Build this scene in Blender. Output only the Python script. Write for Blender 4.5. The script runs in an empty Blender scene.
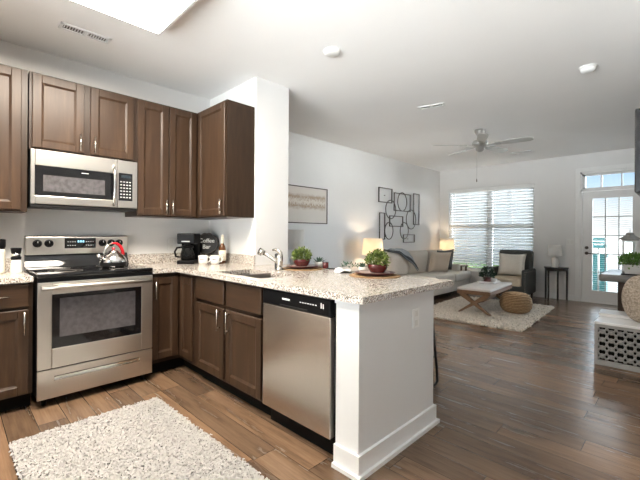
import bpy, bmesh, math, random
from mathutils import Matrix, Vector
PI = math.pi
random.seed(7)
S = bpy.context.scene
COL = S.collection

# ------------------------------------------------------------------ camera
def make_camera():
    F, CY, yaw, roll = 367.23, 234.13, -0.7906, 0.0063
    c, s = math.cos(yaw), math.sin(yaw)
    fwd = Vector((-s, c, 0)); r = Vector((c, s, 0)); u = Vector((0, 0, 1))
    r3 = r*math.cos(roll) + u*math.sin(roll)
    u3 = -r*math.sin(roll) + u*math.cos(roll)
    cam = bpy.data.cameras.new('camera'); o = bpy.data.objects.new('camera', cam)
    COL.objects.link(o)
    M = Matrix((r3, u3, -fwd)).transposed().to_4x4()
    M.translation = Vector((-2.0716, -3.8182, 1.2193))
    o.matrix_world = M
    cam.sensor_fit = 'HORIZONTAL'; cam.sensor_width = 36.0
    cam.lens = 36.0*F/640.0
    cam.shift_x = 0.0; cam.shift_y = -(240-CY)/640.0
    cam.clip_start = 0.02; cam.clip_end = 200
    S.camera = o
make_camera()

# ------------------------------------------------------------------ view, world, light
S.view_settings.view_transform = 'Standard'
S.view_settings.look = 'None'
S.view_settings.gamma = 1.0
S.view_settings.use_curve_mapping = False
S.view_settings.exposure = 0.88
S.cycles.use_denoising = True
S.cycles.max_bounces = 10
S.cycles.diffuse_bounces = 6
S.cycles.glossy_bounces = 5
S.cycles.transmission_bounces = 8
S.cycles.sample_clamp_indirect = 6.0
S.cycles.caustics_reflective = False
S.cycles.caustics_refractive = False

SKY_FRONT = [(0, 3), (.49, 2), (.505, .66), (.527, .66), (.555, .66), (.585, .64), (.64, 5.0), (.85, 10), (1, 10)]   # brightness by height, window side
SKY_BACK = [(0, 14.5), (.44, 14.5), (.50, 1.0), (1, .9)]                           # ... behind the camera, tuned as fill through the added end window
SKY_SIDE = [(0, 76), (.44, 76), (.50, 12.5), (1, 11)]         # fill lobe added to the sky, aimed through the added side window
FIXTURE = 36.0         # kitchen ceiling light
LAMP = 5.0             # table lamp bulbs, watts

def make_world():
    w = bpy.data.worlds.new('sky'); S.world = w; w.use_nodes = True
    nt = w.node_tree; nt.nodes.clear(); N = nt.nodes; L = nt.links
    out = N.new('ShaderNodeOutputWorld'); bg = N.new('ShaderNodeBackground')
    tc = N.new('ShaderNodeTexCoord'); sep = N.new('ShaderNodeSeparateXYZ')
    L.new(tc.outputs['Generated'], sep.inputs[0])
    h = N.new('ShaderNodeMapRange'); h.inputs['From Min'].default_value = -1; h.inputs['From Max'].default_value = 1
    L.new(sep.outputs['Z'], h.inputs[0])          # 0 nadir, .5 horizon, 1 zenith
    def ramp(stops, val):
        r = N.new('ShaderNodeValToRGB'); e = r.color_ramp.elements
        while len(e) < len(stops): e.new(.5)
        for i, (p, c) in enumerate(stops):
            e[i].position = p; e[i].color = (c/150, c/150, c/150, 1) if val else (*c, 1)
        L.new(h.outputs[0], r.inputs[0]); return r.outputs[0]
    col = ramp([(0, (.97, .985, 1)), (.49, (.97, .985, 1)), (.525, (.95, .975, 1)), (.55, (.66, .83, 1)), (.575, (.42, .66, .98)), (.66, (.90, .95, 1))], False)
    fr = ramp(SKY_FRONT, True); bk = ramp(SKY_BACK, True)
    az = N.new('ShaderNodeMapRange'); az.inputs['From Min'].default_value = -.15; az.inputs['From Max'].default_value = .25
    L.new(sep.outputs['X'], az.inputs[0])
    mx = N.new('ShaderNodeMix'); mx.data_type = 'RGBA'
    L.new(az.outputs[0], mx.inputs[0]); L.new(bk, mx.inputs[6]); L.new(fr, mx.inputs[7])
    dp = N.new('ShaderNodeVectorMath'); dp.operation = 'DOT_PRODUCT'; dp.inputs[1].default_value = (.75, -.66, 0)
    L.new(tc.outputs['Generated'], dp.inputs[0])
    sd = N.new('ShaderNodeMapRange'); sd.inputs['From Min'].default_value = .70; sd.inputs['From Max'].default_value = .92
    L.new(dp.outputs['Value'], sd.inputs[0])
    mx2 = N.new('ShaderNodeMix'); mx2.data_type = 'RGBA'; L.new(ramp(SKY_SIDE, True), mx2.inputs[7])
    L.new(sd.outputs[0], mx2.inputs[0]); L.new(mx.outputs[2], mx2.inputs[6]); mx = mx2
    m = N.new('ShaderNodeMath'); m.operation = 'MULTIPLY'; m.inputs[1].default_value = 150
    L.new(mx.outputs[2], m.inputs[0])
    L.new(col, bg.inputs['Color']); L.new(m.outputs[0], bg.inputs['Strength'])
    L.new(bg.outputs[0], out.inputs[0])
make_world()

def portal(name, loc, rot, sx, sy):
    l = bpy.data.lights.new(name, 'AREA'); l.shape = 'RECTANGLE'; l.size = sx; l.size_y = sy
    l.cycles.is_portal = True
    o = bpy.data.objects.new(name, l); o.location = loc; o.rotation_euler = rot; COL.objects.link(o)
portal('window_portal', (6.42, -.79, 1.36), (0, PI/2, 0), 1.9, 1.8)
portal('side_portal', (4.2, -3.95, 1.45), (PI/2, 0, 0), 3.2, 2.1)
portal('end_portal', (-3.56, -3.0, 1.45), (0, -PI/2, 0), 2.1, 3.2)
portal('door_portal', (6.42, -2.9, 1.2), (0, PI/2, 0), 2.4, .95)

# ------------------------------------------------------------------ materials
MATS = {}
class NT:
    def __init__(s, name, rough=.5, metal=0, spec=.5):
        m = bpy.data.materials.new(name); m.use_nodes = True; s.m = m
        s.n = m.node_tree.nodes; s.l = m.node_tree.links
        s.b = s.n['Principled BSDF']
        s.b.inputs['Roughness'].default_value = rough; s.b.inputs['Metallic'].default_value = metal
        s.b.inputs['Specular IOR Level'].default_value = spec
        MATS[name] = m
    def new(s, t, **kw):
        x = s.n.new('ShaderNode'+t)
        for k, v in kw.items(): setattr(x, k, v)
        return x
    def link(s, a, b): s.l.new(a, b)
    def coords(s, scale=(1, 1, 1), space='Object', rot=(0, 0, 0)):
        tc = s.new('TexCoord'); mp = s.new('Mapping')
        mp.inputs['Scale'].default_value = scale; mp.inputs['Rotation'].default_value = rot
        s.link(tc.outputs[space], mp.inputs[0]); return mp.outputs[0]
    def noise(s, vec, scale=5, detail=4, rough=.5):
        x = s.new('TexNoise'); x.inputs['Scale'].default_value = scale; x.inputs['Detail'].default_value = detail
        x.inputs['Roughness'].default_value = rough
        if vec is not None: s.link(vec, x.inputs['Vector'])
        return x
    def ramp(s, fac, stops):
        r = s.new('ValToRGB'); e = r.color_ramp.elements
        while len(e) < len(stops): e.new(.5)
        for i, (p, c) in enumerate(stops):
            e[i].position = p; e[i].color = (*c, 1) if len(c) == 3 else c
        s.link(fac, r.inputs[0]); return r.outputs[0]
    def mixc(s, f, a, b, mode='MIX'):
        m = s.new('Mix'); m.data_type = 'RGBA'; m.blend_type = mode
        if isinstance(f, float): m.inputs[0].default_value = f
        else: s.link(f, m.inputs[0])
        for i, v in ((6, a), (7, b)):
            if isinstance(v, tuple): m.inputs[i].default_value = (*v, 1)
            else: s.link(v, m.inputs[i])
        return m.outputs[2]
    def math(s, op, a, b=None):
        m = s.new('Math'); m.operation = op
        for i, v in ((0, a), (1, b)):
            if v is None: continue
            if isinstance(v, (int, float)): m.inputs[i].default_value = v
            else: s.link(v, m.inputs[i])
        return m.outputs[0]
    def base(s, c):
        if isinstance(c, tuple): s.b.inputs['Base Color'].default_value = (*c, 1)
        else: s.link(c, s.b.inputs['Base Color'])
    def bump(s, h, strength=.2, dist=.01):
        b = s.new('Bump'); b.inputs['Strength'].default_value = strength; b.inputs['Distance'].default_value = dist
        s.link(h, b.inputs['Height']); s.link(b.outputs[0], s.b.inputs['Normal'])

def plain(name, c, rough=.5, metal=0, var=.06, scale=8, bump=0, spec=.5):
    t = NT(name, rough, metal, spec); v = t.coords()
    n = t.noise(v, scale, 3)
    lo = tuple(max(0, x*(1-var)) for x in c); hi = tuple(min(1, x*(1+var)) for x in c)
    t.base(t.ramp(n.outputs[0], [(.3, lo), (.7, hi)]))
    if bump:
        n2 = t.noise(v, scale*12, 2); t.bump(n2.outputs[0], bump, .004)
    return t.m

plain('wall_paint', (.77, .765, .755), .85, var=.015, scale=2, bump=.05, spec=.2)
plain('ceiling_paint', (.92, .915, .905), .9, var=.01, scale=2, bump=.05, spec=.15)
plain('white_trim', (.83, .83, .82), .4, var=.01)
plain('pony_paint', (.74, .745, .74), .6, var=.01, scale=2, spec=.3)
plain('black_plastic', (.005, .005, .0055), .35, var=.1, spec=.1)
plain('black_metal', (.009, .0085, .0085), .45, var=.15, spec=.3)
plain('bronze_metal', (.075, .06, .05), .4, .6, var=.2)
plain('black_glass', (.006, .006, .007), .06, var=.1, spec=.6)
plain('oven_window', (.085, .08, .085), .08, var=.25, scale=30, spec=.6)
plain('dark_gap', (.008, .007, .006), .8, var=.1, spec=.1)
plain('chrome', (.75, .74, .72), .1, 1, var=.03)
plain('nickel', (.50, .48, .44), .24, 1, var=.05)
plain('white_ceramic', (.80, .79, .76), .25, var=.02)
plain('red_glaze', (.085, .008, .008), .22, var=.2)
plain('red_enamel', (.62, .02, .03), .25, var=.06)
plain('charger_glaze', (.10, .025, .02), .3, var=.25)
plain('plate_glaze', (.45, .33, .29), .3, var=.1)
plain('white_plastic', (.80, .80, .78), .4, var=.02)
plain('white_marking', (.75, .75, .74), .5, var=.02)
plain('display_glow', (.02, .03, .04), .3, var=.1)
plain('amber_glass', (.10, .035, .010), .12, var=.2)
plain('cream_label', (.75, .70, .58), .6, var=.06, scale=40)
plain('soil', (.03, .02, .012), .9, var=.4, scale=60)
plain('grey_metal', (.38, .375, .36), .4, .7, var=.08)
plain('fan_blade', (.50, .49, .47), .45, var=.05)
plain('napkin_cloth', (.78, .77, .75), .9, var=.03, scale=40, bump=.2)
plain('teal_paint', (.015, .13, .135), .5, var=.1)
plain('exterior_paint', (.86, .87, .88), .7, var=.03)
plain('patio_concrete', (.16, .16, .155), .9, var=.06, scale=3)
plain('backdrop_grey', (.26, .28, .30), .8, var=.08, scale=3)
plain('vent_dark', (.13, .12, .11), .8, var=.1)
plain('towel_grey', (.10, .105, .11), .8, var=.4, scale=40, bump=.4)
plain('white_lacquer', (.80, .80, .80), .22, var=.015)
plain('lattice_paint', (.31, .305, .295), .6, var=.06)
plain('tv_black', (.008, .008, .009), .25, var=.1)

def m_stainless(name, c, axis, rough=.28):
    t = NT(name, rough, 1)
    sc = {'x': (2, 120, 120), 'z': (120, 120, 2), 'y': (120, 2, 120)}[axis]
    n = t.noise(t.coords(sc), 3, 3)
    t.base(t.ramp(n.outputs[0], [(.25, tuple(x*.98 for x in c)), (.75, c)]))
    r = t.ramp(n.outputs[0], [(.2, (rough*.96,)*3), (.8, (rough*1.05,)*3)])
    t.link(r, t.b.inputs['Roughness'])
m_stainless('stainless', (.66, .63, .585), 'x', .30)
m_stainless('stainless_side', (.60, .56, .515), 'y', .26)
m_stainless('sink_steel', (.34, .32, .30), 'y', .3)

def m_wood(name, dark, mid, light, axis='z', rough=.36, scale=1.0):
    t = NT(name, rough, spec=.35)
    sq = 2.2*scale; st = 24*scale
    sc = {'z': (st, st, sq), 'x': (sq, st, st), 'y': (st, sq, st)}[axis]
    v = t.coords(sc)
    n1 = t.noise(v, 1.0, 6, .6); n2 = t.noise(t.coords(tuple(x*5 for x in sc)), 1, 3)
    n3 = t.noise(t.coords((1.7, 1.7, 1.7)), 1.6, 2)
    c = t.ramp(n1.outputs[0], [(.25, dark), (.5, mid), (.78, light)])
    c = t.mixc(t.math('MULTIPLY', n2.outputs[0], .45), c, dark, 'MIX')
    c2 = t.mixc(t.math('MULTIPLY', n3.outputs[0], .35), c, light, 'MIX')
    t.base(c2); t.bump(n2.outputs[0], .06, .002)
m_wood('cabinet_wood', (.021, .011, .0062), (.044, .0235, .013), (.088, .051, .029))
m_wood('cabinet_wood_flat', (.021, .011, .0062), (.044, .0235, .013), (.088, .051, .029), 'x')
m_wood('cabinet_wood_shade', (.015, .008, .005), (.032, .018, .010), (.06, .035, .021))  # darker copy of the cabinet wood, standing for shade in the door gaps
m_wood('table_wood', (.10, .052, .026), (.18, .098, .052), (.25, .145, .082), 'x', .55)
m_wood('dark_oak', (.03, .018, .012), (.055, .033, .022), (.09, .055, .036), 'z', .5)
m_wood('grey_oak', (.16, .145, .13), (.25, .235, .22), (.34, .325, .31), 'y', .28)
m_wood('espresso_wood', (.012, .009, .008), (.02, .016, .014), (.03, .024, .02), 'z', .4)
m_wood('walnut_end', (.08, .05, .035), (.13, .085, .06), (.18, .12, .09), 'x', .5)

def m_floor():
    t = NT('floor_planks', .3)
    tc = t.new('TexCoord'); sp = t.new('SeparateXYZ'); t.link(tc.outputs['Object'], sp.inputs[0])
    W, LN = .152, 1.22
    row = t.math('DIVIDE', sp.outputs['X'], W); rf = t.math('FLOOR', row)
    wn = t.new('TexWhiteNoise', noise_dimensions='1D'); t.link(rf, wn.inputs['W'])
    yy = t.math('ADD', t.math('DIVIDE', sp.outputs['Y'], LN), t.math('MULTIPLY', wn.outputs['Value'], 7.3))
    cf = t.math('FLOOR', yy)
    cmb = t.new('CombineXYZ'); t.link(rf, cmb.inputs[0]); t.link(cf, cmb.inputs[1])
    w2 = t.new('TexWhiteNoise', noise_dimensions='2D'); t.link(cmb.outputs[0], w2.inputs['Vector'])
    # grain coordinates shifted per plank
    off = t.new('CombineXYZ'); t.link(t.math('MULTIPLY', w2.outputs['Value'], 31.0), off.inputs[0])
    t.link(t.math('MULTIPLY', w2.outputs['Value'], 57.0), off.inputs[1])
    ad = t.new('VectorMath', operation='ADD'); t.link(tc.outputs['Object'], ad.inputs[0]); t.link(off.outputs[0], ad.inputs[1])
    mp = t.new('Mapping'); mp.inputs['Scale'].default_value = (16, 1.5, 16); t.link(ad.outputs[0], mp.inputs[0])
    n1 = t.noise(mp.outputs[0], 1.1, 7, .62)
    mp2 = t.new('Mapping'); mp2.inputs['Scale'].default_value = (110, 4, 110); t.link(ad.outputs[0], mp2.inputs[0])
    n2 = t.noise(mp2.outputs[0], 1, 3)
    c = t.ramp(n1.outputs[0], [(.24, (.038, .024, .016)), (.50, (.20, .126, .078)), (.85, (.31, .205, .13))])
    c = t.mixc(t.math('MULTIPLY', n2.outputs[0], .55), c, (.050, .032, .021))
    tone = t.ramp(w2.outputs['Value'], [(0, (.66, .64, .63)), (.5, (1, 1, 1)), (1, (1.35, 1.28, 1.2))])
    c = t.mixc(1.0, c, tone, 'MULTIPLY')
    # seams
    fx = t.math('ABSOLUTE', t.math('SUBTRACT', t.math('FRACT', row), .5))
    fy = t.math('ABSOLUTE', t.math('SUBTRACT', t.math('FRACT', yy), .5))
    sx = t.math('GREATER_THAN', fx, .488); sy = t.math('GREATER_THAN', fy, .4985)
    seam = t.math('MAXIMUM', sx, sy)
    c = t.mixc(t.math('MULTIPLY', seam, .75), c, (.018, .012, .008))
    t.base(c)
    r = t.ramp(n1.outputs[0], [(.2, (.30,)*3), (.8, (.22,)*3)])
    t.link(r, t.b.inputs['Roughness'])
    h = t.math('SUBTRACT', t.math('MULTIPLY', n2.outputs[0], .5), seam)
    pass
m_floor()

def m_granite():
    t = NT('granite', .16)
    v = t.coords()
    def cells(scale):
        vo = t.new('TexVoronoi'); vo.inputs['Scale'].default_value = scale; t.link(v, vo.inputs['Vector'])
        sp = t.new('SeparateColor'); t.link(vo.outputs['Color'], sp.inputs[0]); return sp
    a = cells(200); b = cells(120)
    c = t.ramp(a.outputs[0], [(0, (.05, .045, .042)), (.10, (.09, .08, .07)), (.14, (.26, .22, .19)), (.34, (.40, .35, .30)), (.44, (.64, .60, .55)), (1, (.78, .75, .70))])
    k = t.ramp(b.outputs[1], [(.86, (0, 0, 0)), (.87, (.75, .75, .75))])
    c = t.mixc(k, c, (.10, .085, .075))
    k2 = t.ramp(b.outputs[2], [(.80, (0, 0, 0)), (.81, (.5, .5, .5))])
    c = t.mixc(k2, c, (.42, .31, .24))
    t.base(c)
m_granite()

def m_fabric(name, c, scale=220, var=.18, bump=.35, rough=.95):
    t = NT(name, rough, spec=.15); v = t.coords()
    n = t.noise(v, scale, 2); n2 = t.noise(v, 9, 2)
    lo = tuple(x*(1-var) for x in c); hi = tuple(min(1, x*(1+var*.6)) for x in c)
    a = t.ramp(n.outputs[0], [(.3, lo), (.7, hi)])
    t.base(t.mixc(t.math('MULTIPLY', n2.outputs[0], .25), a, lo))
    t.bump(n.outputs[0], bump, .003)
m_fabric('sofa_linen', (.72, .68, .62))
m_fabric('taupe_linen', (.58, .50, .42))
m_fabric('oatmeal_linen', (.64, .58, .51))
m_fabric('grey_throw', (.34, .355, .37), 90, .3, .6)
m_fabric('throw_border', (.07, .075, .08), 90, .3, .6)
m_fabric('slate_fabric', (.10, .105, .105))
m_fabric('charcoal_fabric', (.085, .088, .085), 160)
m_fabric('ivory_fabric', (.70, .66, .60), 120)
m_fabric('cream_fabric', (.68, .57, .44), 160)
m_fabric('boucle', (.50, .42, .34), 60, .5, 1.0)
m_fabric('shag_white', (.46, .445, .425), 60, .12, .4)
m_fabric('shag_cream', (.78, .72, .64), 45, .3, .5)
m_fabric('bench_canvas', (.66, .63, .60), 160)

def m_woven(name, a, b, scale):
    t = NT(name, .9, spec=.2); v = t.coords()
    w = t.new('TexWave', wave_type='BANDS', bands_direction='Z'); w.inputs['Scale'].default_value = scale
    w.inputs['Distortion'].default_value = 3; w.inputs['Detail'].default_value = 2
    t.link(v, w.inputs['Vector'])
    n = t.noise(v, scale*4, 3)
    f = t.math('MULTIPLY', w.outputs[0], n.outputs[0])
    t.base(t.ramp(f, [(.05, a), (.5, b)])); t.bump(f, .8, .01)
m_woven('woven_rope', (.17, .10, .05), (.45, .30, .17), 14)
m_woven('woven_placemat', (.26, .14, .06), (.55, .38, .22), 60)

def m_leaf(name, a, b):
    t = NT(name, .5, spec=.35); n = t.noise(t.coords(), 35, 2)
    t.base(t.ramp(n.outputs[0], [(.35, a), (.65, b)]))
m_leaf('leaf_green', (.035, .07, .014), (.24, .30, .07))
m_leaf('leaf_dark', (.012, .03, .018), (.05, .085, .05))
m_leaf('leaf_bright', (.07, .18, .03), (.22, .40, .10))
m_leaf('leaf_blue', (.05, .10, .075), (.16, .24, .18))

def m_shade(name, c, glow):
    t = NT(name, .9, spec=.1)
    d = t.new('BsdfDiffuse'); d.inputs[0].default_value = (*c, 1)
    tr = t.new('BsdfTranslucent'); tr.inputs[0].default_value = (*c, 1)
    n = t.noise(t.coords((60, 60, 60)), 3, 2)
    col = t.ramp(n.outputs[0], [(.3, tuple(x*.95 for x in c)), (.7, c)])
    t.link(col, d.inputs[0]); t.link(col, tr.inputs[0])
    mx = t.new('MixShader'); mx.inputs[0].default_value = glow
    t.link(d.outputs[0], mx.inputs[1]); t.link(tr.outputs[0], mx.inputs[2])
    t.link(mx.outputs[0], t.n['Material Output'].inputs[0])
m_shade('lamp_linen', (.90, .84, .74), .5)
m_shade('white_shade', (.86, .85, .83), .25)
m_shade('blind_vinyl', (.90, .90, .89), .3)

def m_emit(name, c, s):
    t = NT(name); e = t.new('Emission'); e.inputs[0].default_value = (*c, 1); e.inputs[1].default_value = s
    t.link(e.outputs[0], t.n['Material Output'].inputs[0])
m_emit('fixture_diffuser', (1, .90, .77), FIXTURE)
m_emit('clock_digits', (.35, .75, 1), 1.2)

def m_glass(name, tint, rough=0.0):
    t = NT(name)
    tr = t.new('BsdfTransparent'); tr.inputs[0].default_value = (*tint, 1)
    gl = t.new('BsdfGlossy'); gl.inputs['Roughness'].default_value = max(rough, .02)
    fr = t.new('Fresnel'); fr.inputs[0].default_value = 1.45
    mx = t.new('MixShader'); t.link(fr.outputs[0], mx.inputs[0])
    t.link(tr.outputs[0], mx.inputs[1]); t.link(gl.outputs[0], mx.inputs[2])
    t.link(mx.outputs[0], t.n['Material Output'].inputs[0])
m_glass('clear_glass', (.96, .98, .98))
m_glass('oven_glass', (.16, .15, .15))

def m_art():
    t = NT('art_canvas', .9); v = t.coords()
    sp = t.new('SeparateXYZ'); t.link(v, sp.inputs[0])
    n = t.noise(t.coords((7, 1, 14)), 1.4, 5, .7)
    n2 = t.noise(t.coords((70, 1, 22)), 1, 3)
    band = t.math('SUBTRACT', 1.0, t.math('MULTIPLY', t.math('ABSOLUTE', t.math('SUBTRACT', sp.outputs['Z'], .05)), 6.0))
    band = t.math('MAXIMUM', band, 0.0)
    side = t.math('LESS_THAN', t.math('ABSOLUTE', sp.outputs['X']), .41)
    f = t.math('MULTIPLY', t.math('MULTIPLY', band, n.outputs[0]), side)
    g = t.ramp(f, [(.12, (0, 0, 0)), (.30, (.9, .9, .9))])
    c = t.mixc(g, (.70, .655, .60), (.42, .31, .22))
    g2 = t.ramp(t.math('MULTIPLY', t.math('MULTIPLY', band, n2.outputs[0]), side), [(.33, (0, 0, 0)), (.42, (.8, .8, .8))])
    c = t.mixc(g2, c, (.76, .72, .65))
    t.base(c)
m_art()

# ------------------------------------------------------------------ mesh builder
def frame_z(d):
    d = Vector(d).normalized()
    a = Vector((0, 0, 1)) if abs(d.z) < .95 else Vector((1, 0, 0))
    x = a.cross(d).normalized(); return x, d.cross(x)

class MB:
    def __init__(s): s.bm = bmesh.new(); s.M = Matrix.Identity(4)
    def xf(s, M): s.M = M; return s
    def vert(s, p): return s.bm.verts.new(s.M @ Vector(p))
    def face(s, vs, smooth=False):
        try:
            f = s.bm.faces.new(vs); f.smooth = smooth; return f
        except ValueError: return None
    def poly(s, pts, smooth=False): return s.face([s.vert(p) for p in pts], smooth)
    def box(s, x0, x1, y0, y1, z0, z1, bev=0, seg=2):
        t = bmesh.new()
        bmesh.ops.create_cube(t, size=1)
        for v in t.verts:
            v.co = Vector(((x0+x1)/2+v.co.x*(x1-x0), (y0+y1)/2+v.co.y*(y1-y0), (z0+z1)/2+v.co.z*(z1-z0)))
        if bev > 0:
            bmesh.ops.bevel(t, geom=list(t.edges), offset=bev, segments=seg, affect='EDGES', profile=.5)
        s.merge(t, bev > 0 and seg > 2); return s
    def merge(s, t, smooth=False):
        mp = {}
        for v in t.verts: mp[v] = s.bm.verts.new(s.M @ v.co)
        for f in t.faces: s.face([mp[v] for v in f.verts], smooth or f.smooth)
        t.free()
    def cyl(s, p0, p1, r0, r1=None, seg=16, caps=True, smooth=True):
        r1 = r0 if r1 is None else r1
        p0, p1 = Vector(p0), Vector(p1); x, y = frame_z(p1-p0)
        A = []; B = []
        for i in range(seg):
            a = 2*PI*i/seg; d = x*math.cos(a)+y*math.sin(a)
            A.append(s.vert(p0+d*r0)); B.append(s.vert(p1+d*r1))
        for i in range(seg):
            j = (i+1) % seg; s.face([A[i], A[j], B[j], B[i]], smooth)
        if caps:
            s.face(A[::-1]); s.face(B)
        return s
    def tube(s, pts, r, seg=8, closed=False, radii=None):
        pts = [Vector(p) for p in pts]; n = len(pts); rings = []
        up = None
        for i, p in enumerate(pts):
            if closed: d = pts[(i+1) % n]-pts[i-1]
            else: d = pts[min(i+1, n-1)]-pts[max(i-1, 0)]
            d.normalize()
            if up is None: x, y = frame_z(d)
            else:
                x = (up - d*up.dot(d))
                x = x.normalized() if x.length > 1e-6 else frame_z(d)[0]
                y = d.cross(x)
            up = x
            rr = radii[i] if radii else r
            rings.append([s.vert(p+(x*math.cos(2*PI*k/seg)+y*math.sin(2*PI*k/seg))*rr) for k in range(seg)])
        m = n if closed else n-1
        for i in range(m):
            A, B = rings[i], rings[(i+1) % n]
            for k in range(seg):
                j = (k+1) % seg; s.face([A[k], A[j], B[j], B[k]], True)
        if not closed:
            s.face(rings[0][::-1]); s.face(rings[-1])
        return s
    def lathe(s, prof, c=(0, 0, 0), seg=24, sx=1, sy=1, smooth=True):
        c = Vector(c); rings = []
        for r, z in prof:
            if r < 1e-5: rings.append([s.vert(c+Vector((0, 0, z)))])
            else: rings.append([s.vert(c+Vector((r*sx*math.cos(2*PI*k/seg), r*sy*math.sin(2*PI*k/seg), z))) for k in range(seg)])
        for A, B in zip(rings, rings[1:]):
            for k in range(seg):
                j = (k+1) % seg
                if len(A) == 1 and len(B) == 1: continue
                if len(A) == 1: s.face([A[0], B[j], B[k]], smooth)
                elif len(B) == 1: s.face([A[k], A[j], B[0]], smooth)
                else: s.face([A[k], A[j], B[j], B[k]], smooth)
        return s
    def prism(s, poly, z0, z1):
        A = [s.vert((x, y, z0)) for x, y in poly]; B = [s.vert((x, y, z1)) for x, y in poly]
        s.face(A[::-1]); s.face(B); n = len(poly)
        for i in range(n):
            j = (i+1) % n; s.face([A[i], A[j], B[j], B[i]])
        return s
    def grid(s, fn, nu, nv, smooth=True):
        V = [[s.vert(fn(i/nu, j/nv)) for j in range(nv+1)] for i in range(nu+1)]
        for i in range(nu):
            for j in range(nv):
                s.face([V[i][j], V[i+1][j], V[i+1][j+1], V[i][j+1]], smooth)
        return s
    def pillow(s, w, h, t, n=14, pinch=.10):
        # standing cushion: width along x, height along z, thickness along y, centred at the origin
        def f(sgn):
            def g(a, b):
                u, v = a*2-1, b*2-1
                k = (max(0, 1-u**4)*max(0, 1-v**4))**.55
                px = w/2*u*(1-pinch*(1-v*v)*0.0 - pinch*(1-abs(u))*0) * (1-pinch*(1-v*v)*abs(u))
                pz = h/2*v*(1-pinch*(1-u*u)*abs(v))
                return (px, sgn*t/2*k, pz)
            return g
        s.grid(f(1), n, n); s.grid(f(-1), n, n)
        bmesh.ops.remove_doubles(s.bm, verts=s.bm.verts, dist=1e-5)
        return s
    def obj(s, name, mat, parent=None, loc=(0, 0, 0), rz=0, sharp=None):
        bmesh.ops.recalc_face_normals(s.bm, faces=s.bm.faces)
        me = bpy.data.meshes.new(name); s.bm.to_mesh(me); s.bm.free()
        o = bpy.data.objects.new(name, me); COL.objects.link(o)
        if isinstance(mat, str): mat = [mat]
        for m in mat: me.materials.append(MATS[m])
        o.location = loc; o.rotation_euler = (0, 0, rz)
        if parent is not None: o.parent = parent
        return o

def tag(o, label=None, cat=None, group=None, kind=None):
    if label: o['label'] = label
    if cat: o['category'] = cat
    if group: o['group'] = group
    if kind: o['kind'] = kind
    return o
def thing(name, label, cat, loc=(0, 0, 0), rz=0, group=None):
    o = bpy.data.objects.new(name, None); COL.objects.link(o)
    o.empty_display_size = .05
    o.location = loc; o.rotation_euler = (0, 0, rz)
    return tag(o, label, cat, group)
def struct(o, parent=None):
    o['kind'] = 'structure'; return o
def dup(root, loc, rz, label):
    def cp(o, parent):
        c = o.copy(); COL.objects.link(c)
        if parent is not None: c.parent = parent
        for ch in list(o.children): cp(ch, c)
        return c
    r = cp(root, None); r.location = loc; r.rotation_euler = (0, 0, rz); r['label'] = label
    return r
def text_mesh(name, txt, size, mat, parent, M, extrude=.0006, align='CENTER'):
    cu = bpy.data.curves.new(name, 'FONT'); cu.body = txt; cu.size = size; cu.extrude = extrude
    cu.align_x = align; cu.align_y = 'CENTER'
    tmp = bpy.data.objects.new(name+'_tmp', cu); COL.objects.link(tmp)
    dg = bpy.context.evaluated_depsgraph_get()
    me = bpy.data.meshes.new_from_object(tmp.evaluated_get(dg))
    bpy.data.objects.remove(tmp); bpy.data.curves.remove(cu)
    me.transform(M); me.name = name
    o = bpy.data.objects.new(name, me); COL.objects.link(o); me.materials.clear(); me.materials.append(MATS[mat])
    if parent is not None: o.parent = parent
    return o
def T(x, y, z): return Matrix.Translation((x, y, z))
def R(a, ax): return Matrix.Rotation(a, 4, ax)
FACE_NY = R(PI/2, 'X')                      # text lying in xz, read from -y
FACE_NX = R(-PI/2, 'Z') @ R(PI/2, 'X')      # read from -x

# ------------------------------------------------------------------ shell
H = 2.73
YL = .329       # living-room left wall
XW = 6.18       # window wall
YR = -3.72      # right wall
struct(MB().box(-4.2, XW+.2, -6.2, .5, -.06, 0).obj('floor', 'floor_planks'))
struct(MB().box(-4.2, XW+.2, -6.2, .5, H, H+.08).obj('ceiling', 'ceiling_paint'))
struct(MB().box(-4.2, 0, 0, .5, 0, H).obj('wall_back', 'wall_paint'))
struct(MB().box(0, .407, -.898, YL, 0, H).obj('wall_partition', 'wall_paint'))
struct(MB().box(0, XW, YL, .5, 0, H).obj('wall_left', 'wall_paint'))
UY0, UY1, UZ0, UZ1 = -4.6, -1.4, .4, 2.5      # unseen kitchen-end window, added to let in fill light
struct(MB().box(-3.5, -3.3, -6.2, UY0, 0, H).box(-3.5, -3.3, UY1, 0, 0, H).box(-3.5, -3.3, UY0, UY1, 0, UZ0).box(-3.5, -3.3, UY0, UY1, UZ1, H).obj('wall_end', 'wall_paint'))
struct(MB().box(-3.5, 6.4, -6.4, -6.2, 0, H).obj('wall_front', 'wall_paint'))
WY0, WY1, WZ0, WZ1 = -1.69, .10, .43, 2.27
DY0, DY1, DZ1 = -3.37, -2.45, 2.40
mb = MB()
mb.box(XW, XW+.2, WY1, .5, 0, H).box(XW, XW+.2, WY0, WY1, 0, WZ0).box(XW, XW+.2, WY0, WY1, WZ1, H)
mb.box(XW, XW+.2, DY1, WY0, 0, H).box(XW, XW+.2, DY0, DY1, DZ1, H).box(XW, XW+.2, -3.9, DY0, 0, H)
struct(mb.obj('wall_far', 'wall_paint'))
VX0, VX1, VZ0, VZ1 = 2.6, 5.8, .4, 2.5     # unseen side window, added to brighten the living room
struct(MB().box(.6, VX0, YR-.16, YR, 0, H).box(VX1, XW, YR-.16, YR, 0, H).box(VX0, VX1, YR-.16, YR, 0, VZ0).box(VX0, VX1, YR-.16, YR, VZ1, H).obj('wall_right', 'wall_paint'))

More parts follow.
